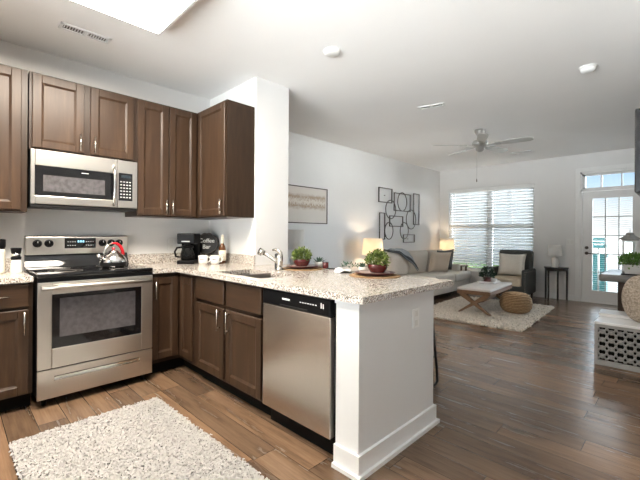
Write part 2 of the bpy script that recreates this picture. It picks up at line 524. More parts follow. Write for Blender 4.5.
# peninsula knee wall + end panel
px0, px1, py0 = -.625, .147, -2.666
mb = MB().box(px0, px1, py0, -2.512, 0, .876).box(0.02, px1, -2.512, -.898, 0, .876)
mb.box(px0-.004, px1+.004, py0-.006, -2.505, .855, .876)
struct(mb.obj('wall_peninsula', 'pony_paint'))
mb = MB()
def base_run(mb, x0, x1, y0, y1, h=.115):
    mb.box(x0, x1, y0, y1, 0, h, .004)
def skirt(mb, o, i, z):     # three-sided skirting wrapped round the end panel, mitred
    O = [(px0-o, -2.512), (px0-o, py0-o), (px1+o, py0-o), (px1+o, -.9)]
    I = [(px0-i, -2.512), (px0-i, py0-i), (px1+i, py0-i), (px1+i, -.9)]
    for (a, b, c, d) in ((O[0], O[1], I[1], I[0]), (O[1], O[2], I[2], I[1]), (O[2], O[3], I[3], I[2])):
        mb.prism([a, b, c, d], 0, z)
skirt(mb, .016, 0, .115); skirt(mb, .032, .016, .022)
struct(mb.obj('baseboard_peninsula', 'white_trim'))
struct(MB().box(.407, XW, YL-.015, YL, 0, .11, .003).obj('baseboard_left', 'white_trim'))
struct(MB().box(XW-.015, XW, -2.37, YL-.02, 0, .11, .003).box(XW-.015, XW, YR, -3.46, 0, .11, .003).obj('baseboard_far', 'white_trim'))
struct(MB().box(.6, XW-.02, YR, YR+.015, 0, .11, .003).obj('baseboard_right', 'white_trim'))
struct(MB().box(.407, .422, -.88, YL-.02, 0, .11, .003).obj('baseboard_partition', 'white_trim'))

# ---- window 1 (double sash pair behind the blind)
wn = struct(thing('window_1', None, None, (XW+.10, 0, 0)))
fm = MB()
ym = -.80
for a, b in ((WY0, WY0+.045), (WY1-.045, WY1), (ym-.055, ym+.055)): fm.box(-.03, .04, a, b, WZ0, WZ1)
for a, b in ((WZ0, WZ0+.05), (WZ1-.05, WZ1), (1.37, 1.44)): fm.box(-.028, .038, WY0, WY1, a, b)
for yc in (-1.245, -.35): fm.box(-.005, .012, yc-.008, yc+.008, 1.40, WZ1)
fm.obj('window_frame', 'white_trim', wn)
MB().box(.004, .008, WY0, WY1, WZ0, WZ1).obj('pane', 'clear_glass', wn)
struct(MB().box(XW-.03, XW+.07, WY0-.02, WY1+.02, WZ0-.03, WZ0-.002, .004).obj('trim_1', 'white_trim'))
bl = thing('window_blind', 'wide white horizontal slat blind lowered over the living room window', 'blind', (XW+.03, 0, WZ0))
MB().box(-.03, .02, WY0+.01, WY1-.01, WZ1-WZ0-.075, WZ1-WZ0-.005, .004).obj('headrail', 'white_trim', bl)
mb = MB(); ns = 29
for i in range(ns):
    z = .045 + i*(WZ1-WZ0-.14)/(ns-1)
    for a, b in ((WY0+.015, ym-.005), (ym+.005, WY1-.015)):
        mb.xf(T(0, 0, z) @ R(math.radians(40), 'Y')).box(-.030, .030, a, b, -.0015, .0015)
mb.xf(Matrix.Identity(4)); mb.obj('slats', 'blind_vinyl', bl)
MB().box(-.022, .022, WY0+.015, WY1-.015, .005, .028, .004).obj('bottom_rail', 'white_trim', bl)
mb = MB()
for y in (-1.55, -1.25, -.95, -.62, -.35, -.06): mb.cyl((-.026, y, .03), (-.026, y, WZ1-WZ0-.07), .0018, seg=5)
mb.obj('cords', 'white_trim', bl)

w3 = struct(thing('fill_window_side', None, None, (0, YR-.10, 0)))  # out of view, added only as a daylight source for the living room
fm = MB()
for a in (VX0, (VX0+VX1)/2-.04, VX1-.08): fm.box(a, a+.08, -.03, .03, VZ0, VZ1)
for a in (VZ0, VZ1-.06, 1.40): fm.box(VX0, VX1, -.028, .028, a, a+.06)
fm.obj('window_frame', 'white_trim', w3)
MB().box(VX0, VX1, -.002, .002, VZ0, VZ1).obj('pane', 'clear_glass', w3)

w4 = struct(thing('fill_window_end', None, None, (-3.40, 0, 0)))  # out of view, added only as a daylight source for kitchen and ceiling
fm = MB()
for a in (UY0, (UY0+UY1)/2-.04, UY1-.08): fm.box(-.03, .03, a, a+.08, UZ0, UZ1)
for a in (UZ0, UZ1-.06, 1.40): fm.box(-.028, .028, UY0, UY1, a, a+.06)
fm.obj('window_frame', 'white_trim', w4)
MB().box(-.002, .002, UY0, UY1, UZ0, UZ1).obj('pane', 'clear_glass', w4)

# ---- door 1, transom window 2
tr = MB()
tr.box(XW-.02, XW, DY1-.005, DY1+.07, 0, DZ1+.07, .004).box(XW-.02, XW, DY0-.07, DY0+.005, 0, DZ1+.07, .004).box(XW-.02, XW, DY0, DY1, DZ1-.005, DZ1+.07, .004)
struct(tr.obj('trim_2', 'white_trim'))
jb = MB().box(XW, XW+.18, DY1-.03, DY1, 0, DZ1).box(XW, XW+.18, DY0, DY0+.03, 0, DZ1).box(XW, XW+.18, DY0, DY1, DZ1-.045, DZ1).box(XW, XW+.18, DY0, DY1, 2.035, 2.085)
jb.box(XW, XW+.19, DY0, DY1, 0, .02)
struct(jb.obj('trim_3', 'white_trim'))
w2 = struct(thing('window_2', None, None, (XW+.09, 0, 0)))
fm = MB()
for a, b in ((DY0+.03, DY0+.07), (DY1-.07, DY1-.03)): fm.box(-.02, .02, a, b, 2.085, DZ1-.045)
for a, b in ((2.085, 2.105), (DZ1-.075, DZ1-.045)): fm.box(-.02, .02, DY0+.03, DY1-.03, a, b)
for y in (-2.755, -3.045): fm.box(-.015, .015, y-.012, y+.012, 2.085, DZ1-.045)
fm.obj('window_frame', 'white_trim', w2)
MB().box(-.002, .002, DY0+.03, DY1-.03, 2.085, DZ1-.045).obj('pane', 'clear_glass', w2)

dr = struct(thing('door_1', None, None, (XW+.06, 0, 0)))
dy0, dy1 = DY0+.033, DY1-.033
GY0, GY1, GZ0, GZ1 = -3.20, -2.63, .22, 1.905
lf = MB().box(-.022, .022, GY1, dy1, .02, 2.03).box(-.022, .022, dy0, GY0, .02, 2.03).box(-.022, .022, GY0, GY1, .02, GZ0).box(-.022, .022, GY0, GY1, GZ1, 2.03)
for a in (-.03, ):
    lf.box(a, -.02, GY1-.005, GY1+.025, GZ0-.025, GZ1+.025, .003).box(a, -.02, GY0-.025, GY0+.005, GZ0-.025, GZ1+.025, .003)
    lf.box(a, -.02, GY0, GY1, GZ1-.005, GZ1+.025, .003).box(a, -.02, GY0, GY1, GZ0-.025, GZ0+.005, .003)
lf.obj('door_leaf', 'white_trim', dr)
MB().box(-.003, .003, GY0, GY1, GZ0, GZ1).obj('pane', 'clear_glass', dr)
mb = MB()
for k in (1, 2):
    y = GY0+(GY1-GY0)*k/3; mb.box(.004, .016, y-.011, y+.011, GZ0, GZ1)
for k in range(1, 5):
    z = GZ0+(GZ1-GZ0)*k/5; mb.box(.004, .016, GY0, GY1, z-.011, z+.011)
mb.obj('muntins', 'grey_metal', dr)
mb = MB(); nn = 44
for i in range(nn):
    z = GZ0+.03+i*(GZ1-GZ0-.06)/(nn-1)
    mb.xf(T(-.014, 0, z) @ R(math.radians(20), 'Y')).box(-.0075, .0075, GY0+.006, GY1-.006, -.0006, .0006)
mb.xf(Matrix.Identity(4)); mb.obj('mini_blind', 'blind_vinyl', dr)
hd = MB().cyl((-.022, -2.55, .90), (-.05, -2.55, .90), .028, seg=16).cyl((-.04, -2.55, .90), (-.075, -2.55, .90), .011, seg=10)
hd.tube([(-.072, -2.545, .90), (-.074, -2.58, .90), (-.074, -2.62, .897), (-.070, -2.66, .893)], .010, 8)
hd.obj('handle', 'bronze_metal', dr)
MB().cyl((-.022, -2.55, 1.0), (-.05, -2.55, 1.0), .028, seg=16).cyl((-.05, -2.55, 1.0), (-.062, -2.55, 1.0), .016, seg=12).obj('deadbolt', 'bronze_metal', dr)

# ------------------------------------------------------------------ outside the far wall
struct(MB().box(XW+.2, 30, -14, 12, -.2, -.12).obj('ground', 'patio_concrete'))
hd = MB()
rg = random.Random(3)
for i in range(2600):
    p = Vector((rg.uniform(9.0, 9.8), rg.uniform(-1.2, 5), rg.uniform(-.1, .3)))
    a = Vector((rg.uniform(-1, 1), rg.uniform(-1, 1), rg.uniform(-1, 1))).normalized(); b = a.orthogonal().normalized()
    hd.poly([p, p+a*.10+b*.04, p+a*.2, p+a*.10-b*.04])
tag(hd.obj('hedge', 'leaf_bright'), 'low green hedge outside beyond the patio, seen through the blinds', 'hedge')
nb = thing('backdrop_wall', 'grey backdrop block outside, added to darken the gaps between the blind slats', 'building', (10.2, 3.2, -.12))  # added behind the window so the slat gaps read dark
MB().box(0, 4, -4.3, 5, 0, 3.6).obj('wall', 'backdrop_grey', nb)
MB().box(-.3, 4.3, -4.5, 5.3, 3.6, 3.75).obj('roof', 'grey_metal', nb)
sg = thing('garden_sign', 'small teal sign board on a post outside the glass door', 'sign', (8.6, -2.41, -.12))
MB().cyl((0, 0, 0), (0, 0, 1.05), .02, seg=8).obj('post', 'grey_metal', sg)
MB().box(-.015, .015, -.16, .16, 1.05, 1.30, .006).obj('board', 'teal_paint', sg)
mb = MB().box(-.02, -.0155, -.11, .11, 1.20, 1.225).box(-.02, -.0155, -.09, .09, 1.13, 1.155)
mb.obj('board_marking', 'white_marking', sg)
bn = thing('patio_planter', 'tall teal planter box outside the glass door behind the sign', 'planter', (8.95, -2.40, -.12))
MB().prism([(-.12, -.13), (.12, -.13), (.12, .13), (-.12, .13)], 0, .86).obj('box', 'teal_paint', bn)
MB().box(-.14, .14, -.15, -.12, .84, .90).box(-.14, .14, .12, .15, .84, .90).box(-.14, -.11, -.15, .15, .84, .90).box(.11, .14, -.15, .15, .84, .90).obj('rim', 'teal_paint', bn)
MB().box(-.11, .11, -.12, .12, .86, .875).obj('soil', 'soil', bn)

# ------------------------------------------------------------------ cabinets
def shaker(mb, w, h, t=.02, rail=.058):
    # door in local xz, centred at x=0, z from 0..h, front face at y=-t, back at y=0
    b = .003
    mb.box(-w/2, -w/2+rail, -t, 0, 0, h, b, 1).box(w/2-rail, w/2, -t, 0, 0, h, b, 1)
    mb.box(-w/2+rail, w/2-rail, -t, 0, 0, rail, b, 1).box(-w/2+rail, w/2-rail, -t, 0, h-rail, h, b, 1)
    x0, x1, z0, z1 = -w/2+rail, w/2-rail, rail, h-rail
    d = .013
    # sloped bead into the recess, then panel
    o = [(x0-.001, -t+.002, z0-.001), (x1+.001, -t+.002, z0-.001), (x1+.001, -t+.002, z1+.001), (x0-.001, -t+.002, z1+.001)]
    i = [(x0+d, -t+.010, z0+d), (x1-d, -t+.010, z0+d), (x1-d, -t+.010, z1-d), (x0+d, -t+.010, z1-d)]
    O = [mb.vert(p) for p in o]; I = [mb.vert(p) for p in i]
    for k in range(4):
        j = (k+1) % 4; mb.face([O[k], O[j], I[j], I[k]])
    mb.face(I)
def handle_bar(parent, p0, p1, out):
    # bar between p0 and p1 standing 'out' off the face (vector)
    p0, p1, out = Vector(p0), Vector(p1), Vector(out)
    d = (p1-p0).normalized()
    mb = MB().cyl(p0+out-d*.018, p1+out+d*.018, .0055, seg=10)
    mb.cyl(p0, p0+out, .0045, seg=8).cyl(p1, p1+out, .0045, seg=8)
    return mb.obj('handle', 'nickel', parent)
def door(parent, w, h, loc, rz, hx=None, hz=None, hl=.12, name='door'):
    mb = MB(); shaker(mb, w, h)
    d = mb.obj(name, 'cabinet_wood', parent, loc, rz)
    if hx is not None: handle_bar(d, (hx, -.02, hz), (hx, -.02, hz+hl), (0, -.028, 0))
    return d
def drawer(parent, w, h, loc, rz, handle=True):
    mb = MB().box(-w/2, w/2, -.02, 0, 0, h, .003, 1)
    d = mb.obj('drawer', 'cabinet_wood_flat', parent, loc, rz)
    if handle: handle_bar(d, (-.06, -.02, h/2), (.06, -.02, h/2), (0, -.028, 0))
    return d
RX = -PI/2   # rotation for fronts facing -x (local -y -> -x): local x -> -y

# left base cabinet
c = thing('base_cabinet', 'dark wood base cabinet with drawer left of the stove', 'cabinet', (-2.06, -.02, 0))
MB().box(0, .40, -.59, 0, .105, .876).obj('body', 'cabinet_wood_shade', c)
MB().box(0, .40, -.52, 0, 0, .105).obj('toe_kick', 'dark_gap', c)
drawer(c, .36, .155, (.195, -.59, .712), 0)
door(c, .36, .575, (.195, -.59, .115), 0, .155, .425)
# left wall cabinet
c = thing('wall_cabinet', 'dark wood wall cabinet left of the microwave, cut by the photo edge', 'cabinet', (-2.06, -.005, 1.372))
MB().box(0, .40, -.305, 0, 0, 1.064).obj('body', 'cabinet_wood_shade', c)
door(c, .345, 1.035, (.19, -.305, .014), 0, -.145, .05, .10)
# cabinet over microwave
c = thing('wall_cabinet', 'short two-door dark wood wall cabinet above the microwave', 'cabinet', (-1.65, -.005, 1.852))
MB().box(0, .766, -.305, 0, 0, .584).obj('body', 'cabinet_wood_shade', c)
door(c, .337, .555, (.185, -.305, .014), 0, .14, .03, .10)
door(c, .337, .555, (.568, -.305, .014), 0, -.14, .03, .10)
# right wall cabinet pair
c = thing('wall_cabinet', 'tall two-door dark wood wall cabinet right of the microwave', 'cabinet', (-.884, -.005, 1.372))
MB().box(0, .884-.31, -.305, 0, 0, 1.064).obj('body', 'cabinet_wood_shade', c)
door(c, .278, 1.035, (.142, -.305, .014), 0, .115, .03, .10)
door(c, .272, 1.035, (.428, -.305, .014), 0, -.112, .03, .10)
# side wall cabinet on the partition
c = thing('wall_cabinet', 'dark wood wall cabinet on the side wall above the coffee maker', 'cabinet', (-.006, 0, 1.372))
MB().box(-.30, 0, -.878, -.005, 0, 1.064).obj('body', 'cabinet_wood_shade', c)
door(c, .50, 1.035, (-.30, -.615, .014), RX, .22, .03, .10)
# corner base
c = thing('base_cabinet', 'dark wood corner base cabinet between stove and sink cabinet', 'cabinet', (-.884, -.02, 0))
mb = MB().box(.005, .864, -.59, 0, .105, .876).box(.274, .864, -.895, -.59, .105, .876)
mb.obj('body', 'cabinet_wood_shade', c)
MB().box(.005, .86, -.52, 0, 0, .105).box(.345, .86, -.895, -.52, 0, .105).obj('toe_kick', 'dark_gap', c)
door(c, .232, .70, (.134, -.59, .14), 0, -.088, .53)
door(c, .232, .70, (.274, -.736, .14), RX)
# sink base
c = thing('sink_cabinet', 'two-door dark wood sink base cabinet with false drawer fronts', 'cabinet', (-.61, -1.40, 0))
MB().box(0, .57, -.48, .48, .105, .66).box(0, .57, -.48, -.40, .66, .876).box(0, .57, .40, .48, .66, .876).box(0, .02, -.48, .48, .66, .876).obj('body', 'cabinet_wood_shade', c)
MB().box(.06, .57, -.48, .48, 0, .105).obj('toe_kick', 'dark_gap', c)
drawer(c, .432, .175, (0, .234, .685), RX, False)
drawer(c, .432, .175, (0, -.234, .685), RX, False)
door(c, .432, .53, (0, .234, .125), RX, .17, .385)
door(c, .432, .53, (0, -.234, .125), RX, -.17, .385)

# ------------------------------------------------------------------ counters
def slab(name, boxes, label):
    mb = MB()
    for b in boxes: mb.box(*b)
    return tag(mb.obj(name, 'granite'), label, 'countertop')
CT0, CT1 = .878, .914
SX0, SX1, SY0, SY1 = -.575, -.245, -1.77, -1.16
slab('countertop', [(-2.06, -1.662, -.65, 0, CT0, CT1)], 'short speckled granite countertop left of the stove')
slab('countertop', [
    (-.876, 0, -.65, 0, CT0, CT1), (-.66, 0, -.898, -.65, CT0, CT1),
    (-.66, .33, SY1, -.898, CT0, CT1), (-.66, SX0, SY0, SY1, CT0, CT1), (SX1, .33, SY0, SY1, CT0, CT1),
    (-.66, .33, -2.715, SY0, CT0, CT1)], 'long L-shaped speckled granite countertop of the peninsula with the sink')
for bb, lb in (((-2.06, -1.662, -.02, 0, CT1, 1.012), 'low granite backsplash strip on the wall left of the stove'),
               ((-.876, 0, -.02, 0, CT1, 1.012), 'low granite backsplash strip behind the coffee maker, right of the stove'),
               ((-.02, 0, -.898, -.02, CT1, 1.012), 'low granite backsplash strip on the side wall behind the syrup bottle')):
    tag(MB().box(*bb).obj('backsplash', 'granite'), lb, 'backsplash')
sk = thing('sink', 'stainless steel double-bowl undermount sink in the granite peninsula', 'sink', (0, 0, .70))
def bowl(x0, x1, y0, y1):
    mb = MB(); t = .004; z1 = .176
    mb.box(x0, x1, y0, y1, 0, t).box(x0, x0+t, y0, y1, 0, z1).box(x1-t, x1, y0, y1, 0, z1).box(x0, x1, y0, y0+t, 0, z1).box(x0, x1, y1-t, y1, 0, z1)
    o = mb.obj('bowl', 'sink_steel', sk)
    MB().cyl(((x0+x1)/2, (y0+y1)/2, t), ((x0+x1)/2, (y0+y1)/2, t+.006), .04).obj('drain', 'chrome', o)
ymid = -1.445
bowl(SX0-.006, SX1+.006, SY0-.006, ymid-.008); bowl(SX0-.006, SX1+.006, ymid+.008, SY1+.006)
MB().box(SX0-.006, SX1+.006, ymid-.012, ymid+.012, .165, .205, .006).obj('divider', 'sink_steel', sk)

f = thing('faucet', 'brushed nickel pull-out kitchen faucet behind the sink', 'faucet', (-.12, -1.41, CT1), 0)
MB().lathe([(0, 0), (.034, 0), (.034, .008), (.026, .014), (.024, .05), (.026, .10), (.024, .125), (0, .13)]).obj('base', 'nickel', f)
mb = MB().tube([(0, .0, .06), (-.025, .04, .09), (-.055, .09, .125), (-.075, .125, .145)], .016, 12, radii=[.022, .018, .016, .017])
mb.obj('spout', 'nickel', f)
mb = MB().cyl((-.07, .118, .142), (-.092, .155, .158), .022, .031, 16).cyl((-.085, .145, .158), (-.094, .158, .128), .022, .020, 14)
mb.obj('spray_head', 'nickel', f)
mb = MB().tube([(.0, -.014, .03), (.004, -.016, .10), (.006, -.006, .145), (0, .02, .168), (-.012, .05, .172), (-.02, .068, .168)], .012, 10, radii=[.017, .017, .017, .014, .010, .008])
mb.obj('lever', 'nickel', f)
o = MB().box(-.04, .04, -.012, .012, 0, .135, .004).obj('sponge_holder', 'towel_grey', None, (-.075, -1.315, CT1), .8)
tag(o, 'dark grey upright sponge holder on the counter behind the faucet spout', 'sponge holder')

# ------------------------------------------------------------------ dishwasher
d = thing('dishwasher', 'stainless steel dishwasher with black control strip at the peninsula end', 'dishwasher', (-.625, -2.19, 0))
MB().box(.02, .57, -.295, .295, .10, .868).obj('body', 'dark_gap', d)
MB().box(-.02, .02, -.298, .298, .125, .775, .005).obj('door', 'stainless_side', d)
MB().box(.05, .57, -.298, .298, 0, .10).obj('toe_kick', 'black_plastic', d)
cp = MB().box(-.022, .02, -.298, .298, .778, .868, .006).obj('control_panel', 'black_plastic', d)
MB().box(-.026, -.021, -.12, .12, .782, .792, .002).obj('handle_lip', 'black_metal', cp)
for i in range(7): MB().box(-.0235, -.022, -.07-i*.021, -.058-i*.021, .824, .829).obj('control_marking', 'white_marking', cp)
MB().box(-.0235, -.022, -.235, -.228, .815, .845).obj('control_marking', 'white_marking', cp)
MB().box(-.0235, -.022, -.25, -.243, .815, .84).obj('control_marking', 'white_marking', cp)
MB().box(-.0235, -.022, .03, .10, .822, .832).obj('badge', 'white_marking', cp)

# ------------------------------------------------------------------ stove
RX0, RX1 = -1.645, -.880
RW = RX1-RX0
s = thing('stove', 'stainless steel electric stove with black glass top', 'stove', ((RX0+RX1)/2, -.02, 0))
hw = RW/2
MB().box(-hw+.004, hw-.004, -.645, 0, .06, .905).obj('body', 'black_metal', s)
for x in (-hw+.05, hw-.05):
    for y in (-.58, -.06): MB().cyl((x, y, 0), (x, y, .06), .018, seg=10).obj('foot', 'black_plastic', s)
MB().box(-hw, hw, -.672, -.03, .905, .932, .006).obj('cooktop', 'black_glass', s)
for x, y, r in ((-.19, -.50, .11), (.19, -.50, .085), (-.19, -.22, .085), (.19, -.22, .11)):
    ct = MB()
    for q in (r, r*.62):
        ct.lathe([(q-.003, .9325), (q-.003, .9335), (q, .9335), (q, .9325)], (x, y, 0), 40)
    ct.obj('burner_ring', 'vent_dark', s)
MB().box(-hw, hw, -.672, -.648, .875, .905, .003).obj('front_strip', 'black_plastic', s)
# door
od = MB()
DZ0_, DZ1_ = .268, .872
wx0, wx1, wz0, wz1 = -.30, .295, .405, .785
od.box(-hw, wx0, -.668, -.648, DZ0_, DZ1_, .004).box(wx1, hw, -.668, -.648, DZ0_, DZ1_, .004)
od.box(wx0, wx1, -.668, -.648, DZ0_, wz0, .004).box(wx0, wx1, -.668, -.648, wz1, DZ1_, .004)
odo = od.obj('oven_door', 'stainless', s)
wd = MB()
bw = .045
wd.box(wx0, wx0+bw, -.664, -.655, wz0, wz1).box(wx1-bw, wx1, -.664, -.655, wz0, wz1).box(wx0+bw, wx1-bw, -.664, -.655, wz0, wz0+.075).box(wx0+bw, wx1-bw, -.664, -.655, wz1-.03, wz1)
wdo = wd.obj('window_border', 'black_glass', odo)
MB().box(wx0+bw, wx1-bw, -.660, -.656, wz0+.075, wz1-.03).obj('window_glass', 'oven_window', odo)
hb = MB().tube([(-hw+.02, -.70, .835), (-hw/2, -.712, .837), (0, -.716, .838), (hw/2, -.712, .837), (hw-.02, -.70, .835)], .017, 12)
hb.box(-hw+.018, -hw+.045, -.70, -.665, .82, .85, .004).box(hw-.045, hw-.018, -.70, -.665, .82, .85, .004)
hb.obj('handle', 'stainless', odo)
# drawer with a recessed pull
dw = MB()
dw.box(-hw, hw, -.668, -.648, .062, .185, .003).box(-hw, hw, -.668, -.648, .212, .260, .003)
dw.box(-hw, -.285, -.668, -.648, .18, .216, .002).box(.285, hw, -.668, -.648, .18, .216, .002)
dwo = dw.obj('drawer', 'stainless', s)
MB().box(-.287, .287, -.655, -.650, .206, .215).obj('pull_shade_line', 'black_plastic', dwo)  # black strip stands for the shade at the top of the pull slot
MB().box(-.285, .285, -.660, -.652, .180, .206).box(-.285, .285, -.670, -.655, .180, .187, .002).obj('pull_lip_lit', 'chrome', dwo)  # chrome makes the lip bright, standing for its lit inside
# backguard
bg = MB().xf(T(0, -.03, 0))
bg.grid(lambda a, b: (-hw+a*RW, [-.055, -.05, -.04, -.018, -.012][int(round(b*4))], [.932, .945, .96, 1.00, 1.035][int(round(b*4))]), 2, 4)
bg.box(-hw, hw, -.012, .03, .905, 1.19, .003)
bg.obj('splash_guard', 'black_glass', s)
bp = MB().box(-hw, hw, -.075, -.03, 1.035, 1.185, .008).obj('control_panel', 'stainless', s)
ds = MB().box(-.12, .112, -.078, -.07, 1.085, 1.172, .002).obj('display', 'black_glass', bp)
for i in range(4):
    for z in (1.108, 1.138):
        for x0 in (-.10, .035): MB().box(x0+i*.017, x0+i*.017+.009, -.0788, -.078, z, z+.004).obj('button_marking', 'white_marking', ds)
mb = MB()
for i in range(3): mb.box(-.026+i*.018, -.014+i*.018, -.0788, -.078, 1.135, 1.152)
mb.obj('clock', 'clock_digits', ds)
for x in (-.305, -.228, .165, .235, .302):
    k = MB().cyl((x, -.075, 1.128), (x, -.082, 1.128), .031, seg=20).cyl((x, -.082, 1.128), (x, -.105, 1.128), .026, .022, 20)
    ko = k.obj('knob', 'black_plastic', bp)
    MB().box(x-.0012, x+.0012, -.1065, -.1045, 1.132, 1.148).obj('pointer', 'white_marking', ko)

# microwave
m = thing('microwave', 'stainless steel over-the-range microwave with black window', 'microwave', (-1.265, -.006, 1.425))
w2_ = .379
MB().box(-w2_, w2_, -.30, 0, 0, .425).obj('body', 'black_metal', m)
fr = MB()
gx0, gx1, gz0, gz1 = -.352, .195, .075, .305
fr.box(-w2_, gx0, -.335, -.30, .012, .425, .004).box(gx1, .215, -.335, -.30, .012, .425, .004)
fr.box(gx0, gx1, -.335, -.30, .012, gz0, .004).box(gx0, gx1, -.335, -.30, gz1, .425, .004)
do = fr.obj('door', 'stainless', m)
wi = MB().box(gx0, gx1, -.333, -.322, gz0, gz1).obj('window', 'black_glass', do)
MB().box(gx0+.05, gx1-.075, -.3345, -.332, gz0+.035, gz1-.07).obj('mesh_screen', 'oven_window', wi)
MB().box(-.05, .0, -.3345, -.333, gz1-.03, gz1-.024).obj('badge', 'white_marking', wi)
MB().tube([(.185, -.335, .03), (.185, -.362, .06), (.185, -.378, .15), (.185, -.380, .22), (.185, -.374, .29), (.185, -.36, .345), (.185, -.335, .37)], .012, 10).obj('handle', 'chrome', do)
MB().box(.217, w2_, -.335, -.30, .012, .425, .004).obj('control_surround', 'stainless', m)
cp = MB().box(.225, .337, -.338, -.332, .075, .315, .002).obj('control_panel', 'black_glass', m)
for r in range(6):
    for q in range(4): MB().box(.238+q*.024, .250+q*.024, -.3388, -.338, .10+r*.027, .108+r*.027).obj('button_marking', 'white_marking', cp)
MB().box(.245, .318, -.3388, -.338, .275, .298).obj('display', 'display_glow', cp)
MB().box(-w2_, w2_, -.325, -.02, -.012, .012, .003).obj('vent_grille', 'black_metal', m)

# ------------------------------------------------------------------ kitchen ceiling fixtures
FX0, FX1, FY0, FY1 = -2.24, -1.006, -1.76, -1.125
l = thing('ceiling_light', 'large rectangular box ceiling light glowing over the kitchen', 'ceiling light', ((FX0+FX1)/2, (FY0+FY1)/2, H))
ax, ay = (FX1-FX0)/2, (FY1-FY0)/2
mb = MB()
for a in ((-ax, ax, -ay, -ay+.018), (-ax, ax, ay-.018, ay), (-ax, -ax+.018, -ay, ay), (ax-.018, ax, -ay, ay)): mb.box(*a, -.085, 0)
mb.obj('frame', 'white_trim', l)
MB().box(-ax+.018, ax-.018, -ay+.018, ay-.018, -.083, -.072).obj('diffuser', 'fixture_diffuser', l)

def register(cx, cy, rz, L, W, label, n=17):
    v = thing('ceiling_vent', label, 'vent', (cx, cy, H), rz)
    mb = MB()
    for a in ((-L/2, L/2, -W/2, -W/2+.018), (-L/2, L/2, W/2-.018, W/2), (-L/2, -L/2+.02, -W/2, W/2), (L/2-.02, L/2, -W/2, W/2), (-.012, .012, -W/2, W/2)): mb.box(*a, -.010, 0, .002, 1)
    mb.obj('frame', 'white_trim', v)
    MB().box(-L/2+.015, L/2-.015, -W/2+.015, W/2-.015, -.002, 0).obj('duct_opening', 'vent_dark', v)
    mb = MB()
    for i in range(n):
        x = -L/2+.02+(L-.04)*(i+.5)/n
        mb.xf(T(x, 0, -.006) @ R(1.15, 'Y')).box(-.004, .004, -W/2+.018, W/2-.018, -.0006, .0006)
    mb.xf(Matrix.Identity(4)); mb.obj('louvers', 'white_trim', v)
register(-1.35, -.60, 0, .33, .10, 'white slotted ceiling vent above the stove wall cabinets')
register(1.90, -1.71, PI/2+.25, .30, .10, 'white slotted ceiling vent in the middle of the living ceiling')
register(5.2, -1.75, PI/2, .36, .12, 'white ceiling vent near the living room window, beyond the fan')
o = MB().lathe([(0, -.03), (.05, -.03), (.068, -.018), (.072, 0), (0, 0)]).obj('sprinkler_cover', 'white_plastic', None, (.144, -1.752, H))
tag(o, 'round white disc cover on the ceiling above the peninsula', 'ceiling disc')
sd = thing('smoke_detector', 'round white smoke detector on the living room ceiling', 'smoke detector', (1.945, -3.204, H))
MB().lathe([(0, -.008), (.066, -.008), (.07, 0), (0, 0)]).obj('base', 'white_plastic', sd)
MB().lathe([(0, -.05), (.03, -.05), (.055, -.04), (.06, -.015), (.06, -.012), (0, -.012)]).obj('cover', 'white_plastic', sd)
MB().lathe([(.056, -.012), (.056, -.008), (.052, -.008)]).obj('vent_slot', 'vent_dark', sd)

# ------------------------------------------------------------------ ceiling fan
fn = thing('ceiling_fan', 'five-blade grey ceiling fan with pull chain over the living room', 'ceiling fan', (3.29, -1.734, H))
MB().lathe([(0, 0), (.075, 0), (.072, -.03), (.045, -.075), (.018, -.085), (0, -.085)]).obj('canopy', 'grey_metal', fn)
MB().cyl((0, 0, -.08), (0, 0, -.15), .013, seg=10).obj('downrod', 'grey_metal', fn)
MB().lathe([(0, -.14), (.05, -.142), (.09, -.155), (.105, -.18), (.105, -.215), (.085, -.235), (.06, -.245), (.055, -.29), (.03, -.31), (0, -.312)]).obj('motor', 'grey_metal', fn)
for k in range(5):
    a = math.radians(-45.3-38+72*k)
    M = R(a, 'Z') @ T(0, 0, -.222) @ R(math.radians(-12), 'X')
    mb = MB().xf(M)
    n = 8; top = []; prof = [(.20, .045), (.26, .055), (.40, .062), (.55, .066), (.62, .064), (.655, .05), (.67, .025)]
    pts = [(x, -y) for x, y in prof] + [(x, y) for x, y in reversed(prof)]
    mb.prism(pts, -.004, .004)
    b = mb.obj('blade', 'fan_blade', fn)
    MB().xf(M).box(.085, .16, -.014, .014, -.008, -.002, .003).prism([(.15, -.014), (.27, -.035), (.285, 0), (.27, .035), (.15, .014)], -.009, -.0045).obj('blade_arm', 'grey_metal', b)
mb = MB().cyl((-.03, .03, -.30), (-.03, .03, -.70), .0022, seg=6)
pc = mb.obj('pull_chain', 'grey_metal', fn)
MB().lathe([(0, -.75), (.006, -.748), (.008, -.72), (.004, -.70), (0, -.70)], (-.03, .03, 0), 10).obj('chain_pull', 'bronze_metal', pc)

# ------------------------------------------------------------------ outlets and switches
def plate(loc, rz, label, name='wall_outlet', kind='outlet', w=.072, h=.116):
    t = thing(name, label, kind, loc, rz)
    MB().box(-w/2, w/2, -.006, 0, -h/2, h/2, .002, 1).obj('cover_plate', 'white_plastic', t)
    if kind == 'outlet':
        for z in (-.028, .028):
            MB().box(-.017, .017, -.008, -.005, z-.016, z+.016, .002, 1).obj('socket', 'white_ceramic', t)
    else:
        for x in ((-.023, .023) if w > .1 else (0,)):
            MB().box(x-.016, x+.016, -.009, -.005, -.033, .033, .002, 1).obj('rocker', 'white_ceramic', t)
plate((-.433, 0, 1.106), 0, 'white wall outlet above the counter left of the coffee maker')
plate((0, -.797, 1.118), RX, 'white wall switch plate on the side wall above the counter', 'wall_switch', 'switch')
plate((-.08, py0, .715), 0, 'white blank outlet on the peninsula end panel')
plate((XW, -2.296, 1.10), RX, 'white double switch plate beside the glass door', 'wall_switch', 'switch', .118)

